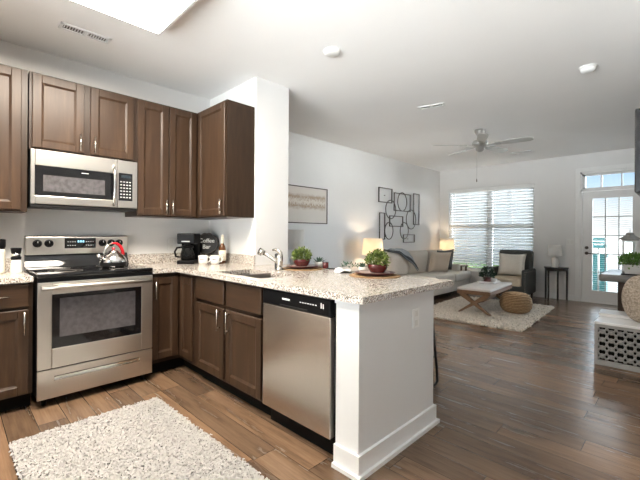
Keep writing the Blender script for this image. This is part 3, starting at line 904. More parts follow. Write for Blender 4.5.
# ------------------------------------------------------------------ counter things
def leaves(mb, n, c, rad, size, seed, up=.3, flat=1.0, zmin=-.5, wid=.45):
    rg = random.Random(seed); c = Vector(c)
    for i in range(n):
        while True:
            d = Vector((rg.uniform(-1, 1), rg.uniform(-1, 1), rg.uniform(zmin, 1)))
            if .25 < d.length < 1: break
        d.normalize(); r = rg.uniform(.55, 1.0)
        p = c + Vector((d.x*rad[0]*r, d.y*rad[1]*r, d.z*rad[2]*r))
        a = (d + Vector((rg.uniform(-.8, .8), rg.uniform(-.8, .8), rg.uniform(-.4, .8)+up))).normalized()
        b = a.cross(Vector((rg.uniform(-1, 1), rg.uniform(-1, 1), rg.uniform(-1, 1)))).normalized()
        nrm = a.cross(b)
        L = size*rg.uniform(.7, 1.25); w = L*wid
        mb.poly([p, p+a*L*.35+b*w*.5+nrm*.1*L, p+a*L*.7+b*w*.4+nrm*.1*L, p+a*L, p+a*L*.7-b*w*.4+nrm*.1*L, p+a*L*.35-b*w*.5+nrm*.1*L], True)
    return mb
def stems(mb, n, c0, rad, h, seed, r=.0015):
    rg = random.Random(seed)
    for i in range(n):
        a = rg.uniform(0, 2*PI); q = rad*rg.uniform(.2, 1)
        mb.tube([c0, (c0[0]+q*.4*math.cos(a), c0[1]+q*.4*math.sin(a), c0[2]+h*.5), (c0[0]+q*math.cos(a), c0[1]+q*math.sin(a), c0[2]+h)], r, 4)
    return mb
def rosette(mb, c, r, n, seed, h=.05):
    rg = random.Random(seed); c = Vector(c)
    for i in range(n):
        a = i*2.4; t = i/n; el = .25+1.1*t
        d = Vector((math.cos(a)*math.cos(el), math.sin(a)*math.cos(el), math.sin(el)))
        sd = Vector((-math.sin(a), math.cos(a), 0)); L = r*(1.15-.4*t)
        mb.poly([c, c+d*L*.5+sd*L*.16, c+d*L, c+d*L*.5-sd*L*.16], True)
    return mb

# coffee maker
cm = thing('coffee_maker', 'black drip coffee maker with glass carafe in the counter corner', 'coffee maker', (-.35, -.235, CT1), -.75)
MB().box(-.085, .085, -.11, .11, 0, .035, .008).obj('base', 'black_plastic', cm)
MB().box(-.085, .085, .03, .11, .03, .23, .008).obj('water_tank', 'black_plastic', cm)
tp = MB().box(-.088, .088, -.105, .112, .20, .305, .012).obj('brew_head', 'black_plastic', cm)
MB().box(-.04, .04, -.1075, -.105, .218, .230, .001, 1).obj('nameplate', 'grey_metal', tp)
cf = MB().lathe([(0, .037), (.062, .037), (.072, .06), (.072, .10), (.055, .15), (.05, .165), (.052, .175), (.048, .175), (.046, .16), (.066, .10), (.066, .06), (.058, .043), (0, .043)], (0, -.035, 0), 24).obj('carafe', 'oven_glass', cm)
MB().lathe([(.053, .160), (.055, .16), (.055, .178), (.03, .19), (0, .192)], (0, -.035, 0), 24).obj('lid', 'black_plastic', cf)
MB().tube([(-.05, -.05, .165), (-.095, -.07, .16), (-.115, -.078, .12), (-.105, -.074, .075), (-.07, -.06, .065)], .010, 8).obj('carafe_handle', 'black_plastic', cf)
# coffee sign
sgn = thing('coffee_sign', 'round black scalloped sign with white lettering leaning in the counter corner', 'sign', (-.115, -.165, CT1), -.75)
lean = T(0, 0, .195) @ R(-.12, 'X')
mb = MB().xf(lean); pts = []
for i in range(96):
    a = 2*PI*i/96; r = .108 + .010*abs(math.sin(a*6)); pts.append((r*math.cos(a)*1.08, r*math.sin(a)))
mb2 = MB().xf(lean @ R(PI/2, 'X')).prism(pts, -.008, .008)
bd = mb2.obj('board', 'black_metal', sgn)
mbr = MB().xf(lean @ R(PI/2, 'X'))
mbr.tube([(.112*1.05*math.cos(2*PI*i/48), .108*math.sin(2*PI*i/48), .009) for i in range(48)], .005, 6, True)
mbr.obj('rim', 'bronze_metal', bd)
text_mesh('lettering', 'Coffee', .062, 'white_marking', bd, lean @ T(0, -.0092, .03) @ FACE_NY)
text_mesh('lettering', 'Bar', .062, 'white_marking', bd, lean @ T(0, -.0092, -.035) @ FACE_NY)
mb = MB()
mb.box(-.07, .07, -.055, .03, 0, .055, .006)
mb.obj('easel_stand', 'dark_oak', sgn)
# mugs
def mug(loc, rz, label):
    t = thing('mug', label, 'mug', loc, rz, 'white mugs by the coffee maker')
    MB().lathe([(0, .004), (.036, 0), (.043, .01), (.046, .085), (.043, .085), (.040, .012), (0, .010)], seg=28).obj('cup', 'white_ceramic', t)
    MB().tube([(.043, 0, .068), (.066, 0, .066), (.072, 0, .045), (.062, 0, .025), (.043, 0, .020)], .006, 8).obj('handle', 'white_ceramic', t)
    mb = MB()
    for k in range(5):
        a = -PI/2-.30+k*.15; r = .0458
        mb.xf(R(a, 'Z') @ T(r, 0, .047)).box(-.001, .0012, -.0025, .0025, -.004+.003*(k % 2), .006)
    mb.xf(Matrix.Identity(4)); mb.obj('lettering', 'black_plastic', t)
    return t
mg = mug((-.285, -.41, CT1), -.72, 'white mug next to the coffee maker, left of the pair')
dup(mg, (-.20, -.492, CT1), -.72, 'white mug in front of the syrup bottle, right of the pair')
b = thing('syrup_bottle', 'amber glass syrup bottle with cream label and pale neck on the counter', 'bottle', (-.105, -.47, CT1))
MB().lathe([(0, 0), (.033, 0), (.036, .006), (.036, .15), (.03, .175), (.016, .20), (.0135, .24), (0, .24)]).obj('glass', 'amber_glass', b)
MB().lathe([(.0365, .03), (.0368, .03), (.0368, .135), (.0365, .135)]).obj('label_wrap', 'cream_label', b)
MB().lathe([(.016, .205), (.0175, .208), (.0145, .245), (.0145, .285), (.006, .295), (0, .295)]).obj('neck_foil', 'cream_label', b)
mb = MB()
for k in range(12):
    a = -PI/2-.5+.35*math.cos(k*PI/6); z = .08+.018*math.sin(k*PI/6)
    mb.xf(R(a, 'Z') @ T(.0368, 0, z)).box(-.0005, .0009, -.0022, .0022, -.0022, .0022)
mb.xf(Matrix.Identity(4)); mb.obj('label_print', 'black_plastic', b)

# left counter items
g = thing('pepper_grinder', 'white and black salt grinder on the counter left of the stove', 'grinder', (-1.715, -.25, CT1))
MB().lathe([(0, 0), (.034, 0), (.036, .006), (.033, .075), (.027, .10), (0, .10)]).obj('base', 'white_ceramic', g)
MB().lathe([(0, .098), (.029, .098), (.033, .115), (.026, .125), (0, .125)]).obj('collar', 'black_plastic', g)
MB().lathe([(0, .124), (.026, .124), (.027, .148), (0, .148)]).obj('chamber', 'chrome', g)
MB().lathe([(0, .147), (.029, .147), (.034, .185), (.03, .188), (0, .188)]).obj('cap', 'black_plastic', g)
MB().lathe([(0, .02), (.0, .02)]).bm.free()
g2 = thing('canister', 'ribbed cream ceramic canister with tall black lid at the photo edge', 'canister', (-1.82, -.20, CT1))
prof = [(0, 0), (.045, 0)]
for i in range(7):
    z = .012+i*.024; prof += [(.052, z), (.046, z+.012)]
prof += [(.044, .18), (0, .18)]
MB().lathe(prof).obj('jar', 'cream_label', g2)
MB().lathe([(0, .178), (.044, .178), (.05, .20), (.05, .25), (.03, .255), (0, .255)]).obj('lid', 'black_plastic', g2)

# kettle
k = thing('kettle', 'polished steel tea kettle with red handle on the stove', 'kettle', (-1.105, -.44, .934), .35)
MB().lathe([(0, 0), (.085, 0), (.098, .012), (.100, .04), (.093, .072), (.070, .105), (.042, .122), (.040, .126), (0, .126)], seg=32).obj('body', 'chrome', k)
MB().lathe([(.0985, .012), (.1005, .016), (.1015, .038), (.1, .045)], seg=32).obj('base_band', 'black_metal', k)
ld = MB().lathe([(.04, .124), (.038, .134), (.015, .142), (0, .143)]).obj('lid', 'chrome', k)
MB().lathe([(0, .142), (.008, .142), (.013, .155), (.010, .165), (0, .168)]).obj('lid_knob', 'red_enamel', ld)
MB().tube([(-.085, 0, .055), (-.115, 0, .085), (-.135, 0, .112)], .02, 12, radii=[.022, .017, .012]).obj('spout', 'chrome', k)
def arc(t): return (math.cos(t)*.088, 0, .095+math.sin(t)*.105)
hn = MB().tube([arc(PI*i/16) for i in range(6, 17)], .006, 8).obj('handle_frame', 'chrome', k)
MB().tube([arc(PI*i/16) for i in range(0, 10)], .011, 10, radii=[.013]*5+[.012, .011, .010, .009, .007]).obj('handle_grip', 'red_enamel', hn)

# place settings on the bar
def ring_mat(loc, r, label):
    m_ = MB(); pr = []
    m_.lathe([(0, 0), (r, 0), (r+.004, .003), (r, .007), (r*.9, .0062), (r*.88, .0075), (r*.7, .0062), (r*.5, .0075), (0, .0065)], seg=40)
    return tag(m_.obj('placemat', 'woven_placemat', None, loc), label, 'placemat')
def charger(loc, r, label):
    return tag(MB().lathe([(0, 0), (r*.6, 0), (r*.7, .004), (r, .018), (r, .021), (r*.7, .008), (0, .006)], seg=40).obj('charger_plate', 'charger_glaze', None, loc), label, 'plate')
def salad(loc, r, label):
    return tag(MB().lathe([(0, 0), (r*.55, 0), (r*.7, .004), (r, .012), (r, .0145), (r*.68, .008), (0, .006)], seg=36).obj('salad_plate', 'plate_glaze', None, loc), label, 'plate')
def potted(loc, r, h, label, seed, fol=(.080, .080, .070), n=520):
    t = thing('potted_plant', label, 'plant', loc)
    MB().lathe([(0, 0), (r*.62, 0), (r*.70, .006), (r*.92, h*.55), (r, h), (r*.96, h), (r*.88, h*.6), (r*.8, h*.55), (0, h*.55)], seg=32).obj('bowl', 'red_glaze', t)
    MB().lathe([(0, h*.8), (r*.92, h*.78)], seg=20).obj('soil', 'soil', t)
    leaves(MB(), n, (0, 0, h+.025), fol, .026, seed).obj('foliage', 'leaf_green', t)
    stems(MB(), 24, (0, 0, h*.7), fol[0]*.8, .10, seed).obj('stems', 'leaf_green', t)
A = Vector((.14, -2.20, CT1)); B = Vector((.105, -1.45, CT1))
ring_mat(A, .185, 'round woven placemat nearer the peninsula end, under a red plate')
charger(A+Vector((0, 0, .008)), .15, 'dark red charger plate on the placemat nearer the peninsula end')
salad(A+Vector((0, 0, .0165)), .112, 'pale brown plate under the larger potted plant near the peninsula end')
potted(A+Vector((.02, -.01, .0245)), .078, .062, 'leafy plant in dark red bowl on the place setting nearer the peninsula end', 5)
ring_mat(B, .18, 'round woven placemat nearer the sink, under a red plate')
charger(B+Vector((0, 0, .008)), .145, 'dark red charger plate on the placemat nearer the sink')
salad(B+Vector((0, 0, .0165)), .108, 'pale brown plate under the potted plant nearer the sink')
potted(B+Vector((.0, .01, .0245)), .078, .062, 'leafy plant in dark red bowl on the place setting nearer the sink', 9)
def succ(loc, label, s=1.0, seed=1):
    t = thing('succulent', label, 'plant', loc)
    MB().lathe([(0, 0), (.026*s, 0), (.036*s, .045*s), (.033*s, .045*s), (.03*s, .036*s), (0, .036*s)], seg=20).obj('pot', 'white_ceramic', t)
    mb = MB(); rosette(mb, (0, 0, .035*s), .062*s, 22, seed); mb.obj('leaves', 'leaf_blue', t)
succ((.292, -1.47, CT1), 'spiky blue-green succulent in white pot beside the red candle', 1.25, 1)
succ((.275, -1.98, CT1), 'small green succulent in white pot left of the larger potted plant', 1.0, 2)
cd = thing('candle_jar', 'small dark red candle jar on the bar near the sink setting', 'candle', (.295, -1.55, CT1))
MB().lathe([(0, 0), (.024, 0), (.026, .004), (.026, .055), (.022, .055), (.022, .042), (0, .042)], seg=20).obj('jar', 'red_glaze', cd)
MB().cyl((0, 0, .042), (0, 0, .052), .0015, seg=5).obj('wick', 'black_plastic', cd)
kn = thing('table_knife', 'dark handled knife lying on the bar right of the red candle jar', 'knife', (.30, -1.66, CT1), -1.2)
MB().box(-.085, .01, -.009, .009, 0, .009, .003).obj('handle', 'black_plastic', kn)
MB().prism([(.01, -.008), (.10, -.006), (.115, 0), (.10, .008), (.01, .008)], .002, .004).obj('blade', 'nickel', kn)
nk = MB()
def napf(a, b):
    x = (a-.5)*.17; y = (b-.5)*.13
    return (x, y, .012+.014*math.sin(a*7+b*2)*math.sin(b*6)+.012*(1-abs(a*2-1)))
nk.grid(napf, 18, 14)
nk.grid(lambda a, b: ((a-.5)*.17, (b-.5)*.13, .0), 2, 2)
tag(nk.obj('napkin', 'napkin_cloth', None, (.18, -1.86, CT1), .6), 'crumpled white cloth napkin on the bar between the two settings', 'napkin')
sp = thing('greenery_sprig', 'small sprig of eucalyptus lying on the white napkin', 'sprig', (.235, -1.885, CT1+.036), -.8)
MB().tube([(-.09, 0, 0), (-.03, .01, .008), (.04, .0, .010), (.09, .01, .012)], .002, 5).obj('stem', 'leaf_dark', sp)
leaves(MB(), 34, (0, 0, .012), (.085, .025, .02), .026, 12).obj('leaves', 'leaf_blue', sp)

# bar stool (sled base)
st = thing('bar_stool', 'black metal sled-base bar stool tucked behind the peninsula', 'stool', (.515, -2.20, 0))
for y in (-.20, .20):
    MB().tube([(-.18, y*.85, .66), (-.205, y, .30), (-.21, y, .03), (-.19, y, .011), (.18, y, .011), (.215, y, .03), (.205, y, .12), (.16, y*.85, .66)], .011, 8).obj('side_frame', 'black_metal', st)
MB().cyl((.19, -.19, .23), (.19, .19, .23), .009, seg=8).obj('back_rung', 'black_metal', st)
MB().cyl((-.206, -.195, .25), (-.206, .195, .25), .009, seg=8).obj('footrest', 'black_metal', st)
MB().box(-.20, .19, -.19, .19, .65, .69, .015, 3).obj('seat', 'charcoal_fabric', st)

# ------------------------------------------------------------------ living room rugs
def shag(name, L, W, mat, label, loc, rz, n, h, size, seed):
    rg = random.Random(seed); mb = MB()
    mb.grid(lambda a, b: ((a-.5)*L*.985, (b-.5)*W*.985, h*.45+.004*math.sin(a*40)*math.sin(b*33)), 30, 30)
    mb.box(-L/2*.985, L/2*.985, -W/2*.985, W/2*.985, 0, h*.45)
    for i in range(n):
        x, y = rg.uniform(-L/2, L/2), rg.uniform(-W/2, W/2)
        a = rg.uniform(0, 2*PI); ln = rg.uniform(.4, 1.0)*size; t = rg.uniform(.15, 1.1)
        w = size*.28
        dx, dy = math.cos(a), math.sin(a); px, py = -dy*w, dx*w
        z0 = h*.3; z1 = z0+h*rg.uniform(.45, .85)
        p1 = (x+dx*ln*.5*t, y+dy*ln*.5*t, z1); p2 = (x+dx*ln*t, y+dy*ln*t, max(h*.45, z1-h*.2*t))
        v = [mb.vert(q) for q in ((x+px, y+py, z0), (x-px, y-py, z0), (p1[0]-px, p1[1]-py, p1[2]), (p1[0]+px, p1[1]+py, p1[2]), (p2[0]-px*.6, p2[1]-py*.6, p2[2]), (p2[0]+px*.6, p2[1]+py*.6, p2[2]))]
        mb.face([v[0], v[1], v[2], v[3]], True); mb.face([v[3], v[2], v[4], v[5]], True)
    o = mb.obj(name, mat, None, loc, rz)
    return tag(o, label, 'rug')
shag('shag_rug', .82, 1.55, 'shag_white', 'white shag rug on the wood floor in front of the stove', (-1.40, -1.885, 0), .02, 26000, .032, .026, 1)
shag('area_rug', 2.16, 1.55, 'shag_cream', 'cream chunky wool rug under the coffee table and pouf', (4.02, -1.56, 0), .05, 12000, .030, .050, 2)

# ------------------------------------------------------------------ sofa
sf = thing('sofa', 'beige linen sofa along the living room left wall', 'sofa', (4.6, -.13, 0))
SW = 1.15
MB().box(-SW, SW, -.47, .40, .10, .30, .02, 3).obj('base', 'sofa_linen', sf)
MB().box(-SW, SW, .22, .42, .10, .80, .04, 3).obj('back_frame', 'sofa_linen', sf)
for sg_ in (1,):
    x0, x1 = sorted((sg_*(SW-.13), sg_*SW))
    MB().box(x0, x1, -.26, .38, .28, .60, .04, 4).obj('arm', 'sofa_linen', sf)
for i, (a, b) in enumerate(((-SW, -.385), (-.38, .38), (.385, SW))):
    if i == 0: a0, b0 = a, b
    MB().box(a+.004, b-.004, -.50, -.265, .285, .455, .045, 4).box(a+.004, min(b, SW-.14)-.004, -.30, .18, .285, .455, .045, 4).obj('seat_cushion', 'sofa_linen', sf)
for i, (a, b) in enumerate(((-SW+.01, -.345), (-.34, .34), (.345, SW-.14))):
    o = MB().xf(T((a+b)/2, .16, .66) @ R(.16, 'X')).pillow((b-a)*1.04, .50, .24, pinch=.03).obj('back_cushion', 'oatmeal_linen', sf)
for x in (-SW+.08, SW-.08):
    for y in (-.42, .34): MB().box(x-.03, x+.03, y-.03, y+.03, 0, .10, .004).obj('leg', 'espresso_wood', sf)
# cushions on sofa
def cushion(name, loc, rot, w, h, t, mat, label):
    M = R(rot[2], 'Z') @ R(rot[0], 'X') @ R(rot[1], 'Y')
    o = MB().xf(M).pillow(w, h, t, pinch=.09).obj(name, mat, None, loc)
    return tag(o, label, 'cushion')
cushion('throw_pillow', (4.86, -.34, .675), (.28, .03, -.55), .46, .44, .16, 'taupe_linen', 'taupe square throw pillow with buttoned edge on the sofa')
cushion('throw_pillow', (5.36, -.20, .685), (.20, -.05, -.35), .48, .46, .14, 'slate_fabric', 'dark slate throw pillow behind the taupe pillow on the sofa')
# throw over the back
tw = thing('throw_blanket', 'grey woven throw blanket draped over the sofa back', 'blanket', (0, 0, 0))
def drape(u, v, lift=0):
    # u along x, v from back top to front
    x = 3.46+.48*u + .20*v*u + .08*v
    path = [(.19, .88), (.10, .935), (0.0, .925), (-.09, .88), (-.15, .78), (-.19, .66), (-.235, .53)]
    s_ = v*(len(path)-1)*(.30+.70*u); i = min(int(s_), len(path)-2); f_ = s_-i
    y = path[i][0]*(1-f_)+path[i+1][0]*f_; z = path[i][1]*(1-f_)+path[i+1][1]*f_
    z += .010*math.sin(u*14+v*3) + .02*math.exp(-((u-.72)/.2)**2)
    return (x, y-.012-lift, z+.012+lift)
MB().grid(lambda a, b: drape(a, b), 30, 24).grid(lambda a, b: drape(a, b, -.012), 30, 24).obj('cloth', 'grey_throw', tw)
MB().grid(lambda a, b: drape(a, .86+.15*b, .006), 30, 3).grid(lambda a, b: drape(a, .86+.15*b, -.016), 30, 3).obj('border', 'throw_border', tw)

# ------------------------------------------------------------------ tables and lamps by the sofa
def lamp_drum(name, label, loc, base_mat, base_prof, z0, z1, r0, r1, shade_mat, watt):
    t = thing(name, label, 'lamp', loc)
    MB().lathe(base_prof, seg=28).obj('base', base_mat, t)
    MB().lathe([(r0, z0), (r1, z1), (r1-.003, z1), (r0-.003, z0)], seg=36).obj('shade', shade_mat, t)
    zt = base_prof[-1][1]
    MB().cyl((0, 0, zt-.01), (0, 0, z1-.02), .004, seg=6).cyl((-r1+.003, 0, z1-.02), (r1-.003, 0, z1-.02), .002, seg=5).obj('harp', 'grey_metal', t)
    if watt:
        l = bpy.data.lights.new('bulb', 'POINT'); l.energy = watt; l.color = (1, .78, .55); l.shadow_soft_size = .035
        o = bpy.data.objects.new('bulb', l); COL.objects.link(o); o.parent = t; o.location = (0, 0, (z0+z1)/2)
    return t
def small_table(name, label, loc, w, d, h, mat, rz=0):
    t = thing(name, label, 'table', loc, rz)
    MB().box(-w/2, w/2, -d/2, d/2, h-.03, h, .004).obj('top', mat, t)
    MB().box(-w/2+.03, w/2-.03, -d/2+.03, d/2-.03, .16, .18, .003).obj('shelf', mat, t)
    for x in (-w/2+.03, w/2-.03):
        for y in (-d/2+.03, d/2-.03): MB().box(x-.02, x+.02, y-.02, y+.02, 0, h-.03, .003).obj('leg', mat, t)
    return t
ped = [(0, 0), (.07, 0), (.072, .015), (.03, .03), (.05, .08), (.065, .14), (.05, .20), (.02, .25), (.012, .27), (0, .27)]
small_table('end_table', 'walnut end table between the sofa and the window corner', (5.95, -.08, 0), .32, .62, .55, 'walnut_end')
lamp_drum('table_lamp', 'lit cream drum lamp in the corner left of the window', (5.93, .02, .55), 'white_ceramic', ped, .31, .59, .165, .145, 'lamp_linen', LAMP)
small_table('end_table', 'walnut end table at the near end of the sofa, behind the bar', (3.18, .05, 0), .42, .45, .55, 'walnut_end')
lamp_drum('table_lamp', 'lit cream drum lamp near the wall behind the bar plant', (3.13, .03, .55), 'white_ceramic', ped, .32, .60, .185, .165, 'lamp_linen', LAMP)
small_table('console_table', 'narrow dark console table against the left wall behind the bar', (1.38, .13, 0), .9, .34, .70, 'espresso_wood')
lamp_drum('table_lamp', 'unlit white drum lamp below the canvas art, partly behind the partition', (1.40, .13, .70), 'white_ceramic', ped, .30, .58, .14, .14, 'white_shade', 0)

# demilune table and lamp
dt = thing('demilune_table', 'small black half-round table beside the glass door', 'table', (6.155, -2.085, 0))
pts = [(0, -.20), (0, .20)] + [(-.30*math.sin(PI*i/16), .20*math.cos(PI*i/16)) for i in range(1, 16)]
pts = pts[::-1]
MB().prism(pts, .595, .618).obj('top', 'espresso_wood', dt)
MB().prism([(x*.94-.004, y*.94) for x, y in pts], .555, .595).obj('apron', 'espresso_wood', dt)
for x, y in ((-.022, -.175), (-.022, .175), (-.255, -.075), (-.255, .075)):
    MB().box(x-.014, x+.014, y-.014, y+.014, 0, .575, .002).obj('leg', 'espresso_wood', dt)
lamp_drum('accent_lamp', 'small white ceramic lamp on the black half-round table', (6.03, -2.085, .618), 'white_ceramic', [(0, 0), (.055, 0), (.06, .01), (.06, .16), (.05, .185), (.02, .195), (.012, .215), (0, .215)], .225, .42, .12, .11, 'white_shade', 0)

# ------------------------------------------------------------------ coffee table bench + things
ctb = thing('coffee_table', 'canvas-topped wooden bench coffee table with crossed legs', 'table', (4.10, -1.53, .028), .06)
ML, MW = .60, .25
MB().box(-ML, ML, -MW, MW, .345, .385, .018, 3).obj('padded_top', 'bench_canvas', ctb)
MB().box(-ML+.004, ML-.004, -MW+.004, MW-.004, .29, .35, .004).obj('apron', 'table_wood', ctb)
mb = MB()
for sx in (-1, 1):
    for i in range(12):
        y = -MW+.03+i*(2*MW-.06)/11
        mb.xf(T(sx*(ML-.004), y, .335)).lathe([(0, .0), (.007, 0)], seg=8)
        mb.xf(T(sx*(ML-.003), y, .335)).box(-.003, .003, -.006, .006, -.006, .006, .002)
mb.xf(Matrix.Identity(4)); mb.obj('nailheads', 'bronze_metal', ctb)
for sx in (-1, 1):
    for sy in (-1, 1):
        x = sx*(ML-.05)
        a = Vector((x+sx*sy*.0, sy*(MW-.02), .0)); b_ = Vector((x, -sy*(MW-.05), .295))
        mb = MB(); d = (b_-a); n_ = Vector((0, d.z, -d.y)).normalized()*.036; xx = Vector((.024*1, 0, 0))
        off = Vector((.004*sy, 0, 0))
        v = [mb.vert(p+off) for p in (a-n_-xx, a+n_-xx, b_+n_-xx, b_-n_-xx, a-n_+xx, a+n_+xx, b_+n_+xx, b_-n_+xx)]
        for q in ((0, 1, 2, 3), (7, 6, 5, 4), (0, 4, 5, 1), (1, 5, 6, 2), (2, 6, 7, 3), (3, 7, 4, 0)): mb.face([v[i] for i in q])
        for w_ in (v[0], v[1], v[4], v[5]): w_.co.z = max(0, w_.co.z)*0
        mb.obj('leg', 'table_wood', ctb)
MB().cyl((-ML+.05, 0, .145), (ML-.05, 0, .145), .016, seg=10).obj('stretcher', 'table_wood', ctb)
tz = .414
ty = thing('serving_tray', 'shallow pale tray on the coffee table', 'tray', (4.42, -1.47, tz), .06)
MB().box(-.17, .17, -.12, .12, 0, .008, .002, 1).obj('base', 'white_lacquer', ty)
MB().box(-.17, .17, -.12, -.11, .0, .028, .002, 1).box(-.17, .17, .11, .12, 0, .028, .002, 1).box(-.17, -.16, -.12, .12, 0, .028, .002, 1).box(.16, .17, -.12, .12, 0, .028, .002, 1).obj('rim', 'white_lacquer', ty)
pt = thing('potted_plant', 'dark leafy plant with pale tips in a pot on the coffee table', 'plant', (4.40, -1.44, tz+.008))
MB().lathe([(0, 0), (.05, 0), (.06, .02), (.062, .08), (.05, .085), (0, .075)], seg=20).obj('pot', 'charger_glaze', pt)
leaves(MB(), 200, (0, 0, .135), (.10, .10, .085), .06, 21, wid=.5).obj('foliage', 'leaf_dark', pt)
leaves(MB(), 22, (0, 0, .15), (.10, .10, .085), .04, 22).obj('white_leaves', 'white_ceramic', pt)  # a few white leaf shapes among the dark foliage
o = MB().lathe([(0, 0), (.03, 0), (.045, .03), (.05, .055), (.046, .055), (.04, .03), (0, .008)], seg=20).obj('bowl', 'white_ceramic', None, (4.50, -1.52, tz+.008))
tag(o, 'small white bowl beside the plant on the coffee table tray', 'bowl')

# pouf
pf = MB(); pr = []
for i in range(15):
    t_ = i/14; a = -PI/2+PI*t_
    pr.append((max(0, .225*abs(math.cos(a))**.45) + (.005 if i % 2 else 0)*(0 < i < 14), .155+.155*math.sin(a)))
pr[0] = (0, 0); pr[-1] = (0, .31)
pf.lathe(pr, seg=40)
tag(pf.obj('pouf', 'woven_rope', None, (4.08, -1.985, .030)), 'round tan woven rope pouf on the cream rug', 'pouf')

# armchair
ch = thing('armchair', 'charcoal grey upholstered armchair in front of the window', 'chair', (5.48, -1.48, 0), 0)
MB().box(-.36, .30, -.34, .34, .14, .30, .02, 3).obj('base', 'charcoal_fabric', ch)
MB().xf(R(.10, 'Y')).box(.14, .30, -.30, .30, .22, .96, .05, 4).xf(Matrix.Identity(4)).obj('backrest', 'charcoal_fabric', ch)
for sy in (-1, 1):
    y0, y1 = sorted((sy*.28, sy*.36))
    a = MB().box(-.36, .28, y0, y1, .14, .60, .03, 4).obj('arm', 'charcoal_fabric', ch)
    n_ = MB()
    for i in range(14):
        n_.xf(T(-.362, sy*.345, .17+i*.03)).box(-.003, .003, -.006, .006, -.006, .006, .002)
        if sy < 0: n_.xf(T(-.34+i*.045, -.361, .56)).box(-.006, .006, -.003, .003, -.006, .006, .002)
    n_.xf(Matrix.Identity(4)); n_.obj('nailheads', 'nickel', a)
MB().box(-.37, .15, -.275, .275, .29, .44, .04, 4).obj('seat_cushion', 'cream_fabric', ch)
for x in (-.31, .26):
    for y in (-.29, .29): MB().cyl((x, y, 0), (x, y, .15), .016, .024, 10).obj('leg', 'espresso_wood', ch)
M_ = R(PI/2, 'Z')
cu = MB().xf(M_ @ R(.22, 'X')).pillow(.50, .44, .16).obj('throw_pillow', 'ivory_fabric', None, (5.50, -1.485, .66))
tag(cu, 'ivory square throw pillow on the charcoal armchair', 'cushion')

# ------------------------------------------------------------------ wall art
ar = thing('wall_art', 'framed beige abstract canvas on the left wall', 'picture', (1.80, YL, 1.665))
aw, ah = .455, .282
MB().box(-aw+.01, aw-.01, -.025, -.004, -ah+.01, ah-.01).obj('canvas', 'art_canvas', ar)
mb = MB()
for a in ((-aw, aw, -ah, -ah+.014), (-aw, aw, ah-.014, ah), (-aw, -aw+.014, -ah, ah), (aw-.014, aw, -ah, ah)): mb.box(a[0], a[1], -.035, 0, a[2], a[3])
mb.obj('frame', 'bronze_metal', ar)

ms = thing('metal_wall_sculpture', 'dark metal wall sculpture of linked rectangles and ovals above the sofa', 'wall art', (4.43, YL, 1.58))
def rect_frame(x0, x1, z0, z1, y=-.03):
    mb = MB(); r = .009
    mb.box(x0, x1, y-r, y+r, z0, z0+.016).box(x0, x1, y-r, y+r, z1-.016, z1).box(x0, x0+.018, y-r, y+r, z0, z1).box(x1-.018, x1, y-r, y+r, z0, z1)
    mb.obj('rectangle', 'bronze_metal', ms)
def oval(xc, zc, rx, rz, y=-.045):
    MB().tube([(xc+rx*math.cos(2*PI*i/40), y, zc+rz*math.sin(2*PI*i/40)) for i in range(40)], .0095, 6, True).obj('oval', 'bronze_metal', ms)
RECTS = [ (-0.765, -0.309, 0.257, 0.545), (-0.245, 0.379, 0.117, 0.485), (0.502, 0.746, -0.149, 0.526), (-0.737, -0.550, -0.458, 0.062), (-0.398, 0.093, -0.202, 0.017), (0.108, 0.554, -0.527, -0.355) ]
OVALS = [ (-0.377, 0.134, 0.174, 0.182), (0.037, 0.311, 0.168, 0.189), (0.384, -0.039, 0.190, 0.201), (-0.434, -0.286, 0.140, 0.165), (0.121, -0.280, 0.155, 0.168) ]
for a in RECTS: rect_frame(*a)
for a in OVALS: oval(*a)
for x, z in ((-.55, .4), (.55, .3), (-.5, -.4), (.3, -.45)): MB().cyl((x, 0, z), (x, -.03, z), .006, seg=6).obj('standoff', 'bronze_metal', ms)

# ------------------------------------------------------------------ right side: bench, console, lantern, plant, TV
bx = thing('storage_bench', 'white topped storage bench with pierced lattice sides at right', 'bench', (2.27, -3.216, 0), 0)
BL, BD, BH = .62, .46, .405
MB().box(0, BL, -BD, 0, BH-.022, BH, .003).obj('top', 'white_lacquer', bx)
MB().box(.03, BL-.03, -BD+.03, -.03, .05, BH-.022).obj('liner', 'dark_gap', bx)
def lattice(w, h):
    # ring lattice in xz, face at y=0 going to y=.016
    mb = MB(); b = .028
    mb.box(0, b, 0, .018, 0, h).box(w-b, w, 0, .018, 0, h).box(b, w-b, 0, .018, 0, b+.018).box(b, w-b, 0, .018, h-b, h)
    iw, ih = w-2*b, h-2*b-.018; nx = max(2, round(iw/.072)); nz = max(2, round(ih/.072)); dx, dz = iw/nx, ih/nz
    for i in range(nx):
        for j in range(nz):
            cx, cz = b+dx*(i+.5), b+.018+dz*(j+.5)
            for sgn in (-1, 1):
                p = Vector((cx-dx*.5, .008, cz-sgn*dz*.5)); q = Vector((cx+dx*.5, .008, cz+sgn*dz*.5))
                pts = [p.lerp(q, t) + Vector((0, 0, 0)) + (Vector((-(q-p).z, 0, (q-p).x)).normalized()*math.sin(t*2*PI)*.008*sgn) for t in [k/6 for k in range(7)]]
                mb.tube(pts, .0085, 4)
            n = 14; r = min(dx, dz)*.26
            mb.tube([(cx+r*math.cos(2*PI*k/n), .008, cz+r*math.sin(2*PI*k/n)) for k in range(n)], .007, 4, True)
    return mb
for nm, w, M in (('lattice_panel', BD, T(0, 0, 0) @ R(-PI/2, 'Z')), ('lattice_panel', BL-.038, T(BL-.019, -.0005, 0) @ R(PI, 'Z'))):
    mb = lattice(w, BH-.022); mb.bm.transform(M); mb.obj(nm, 'lattice_paint', bx)
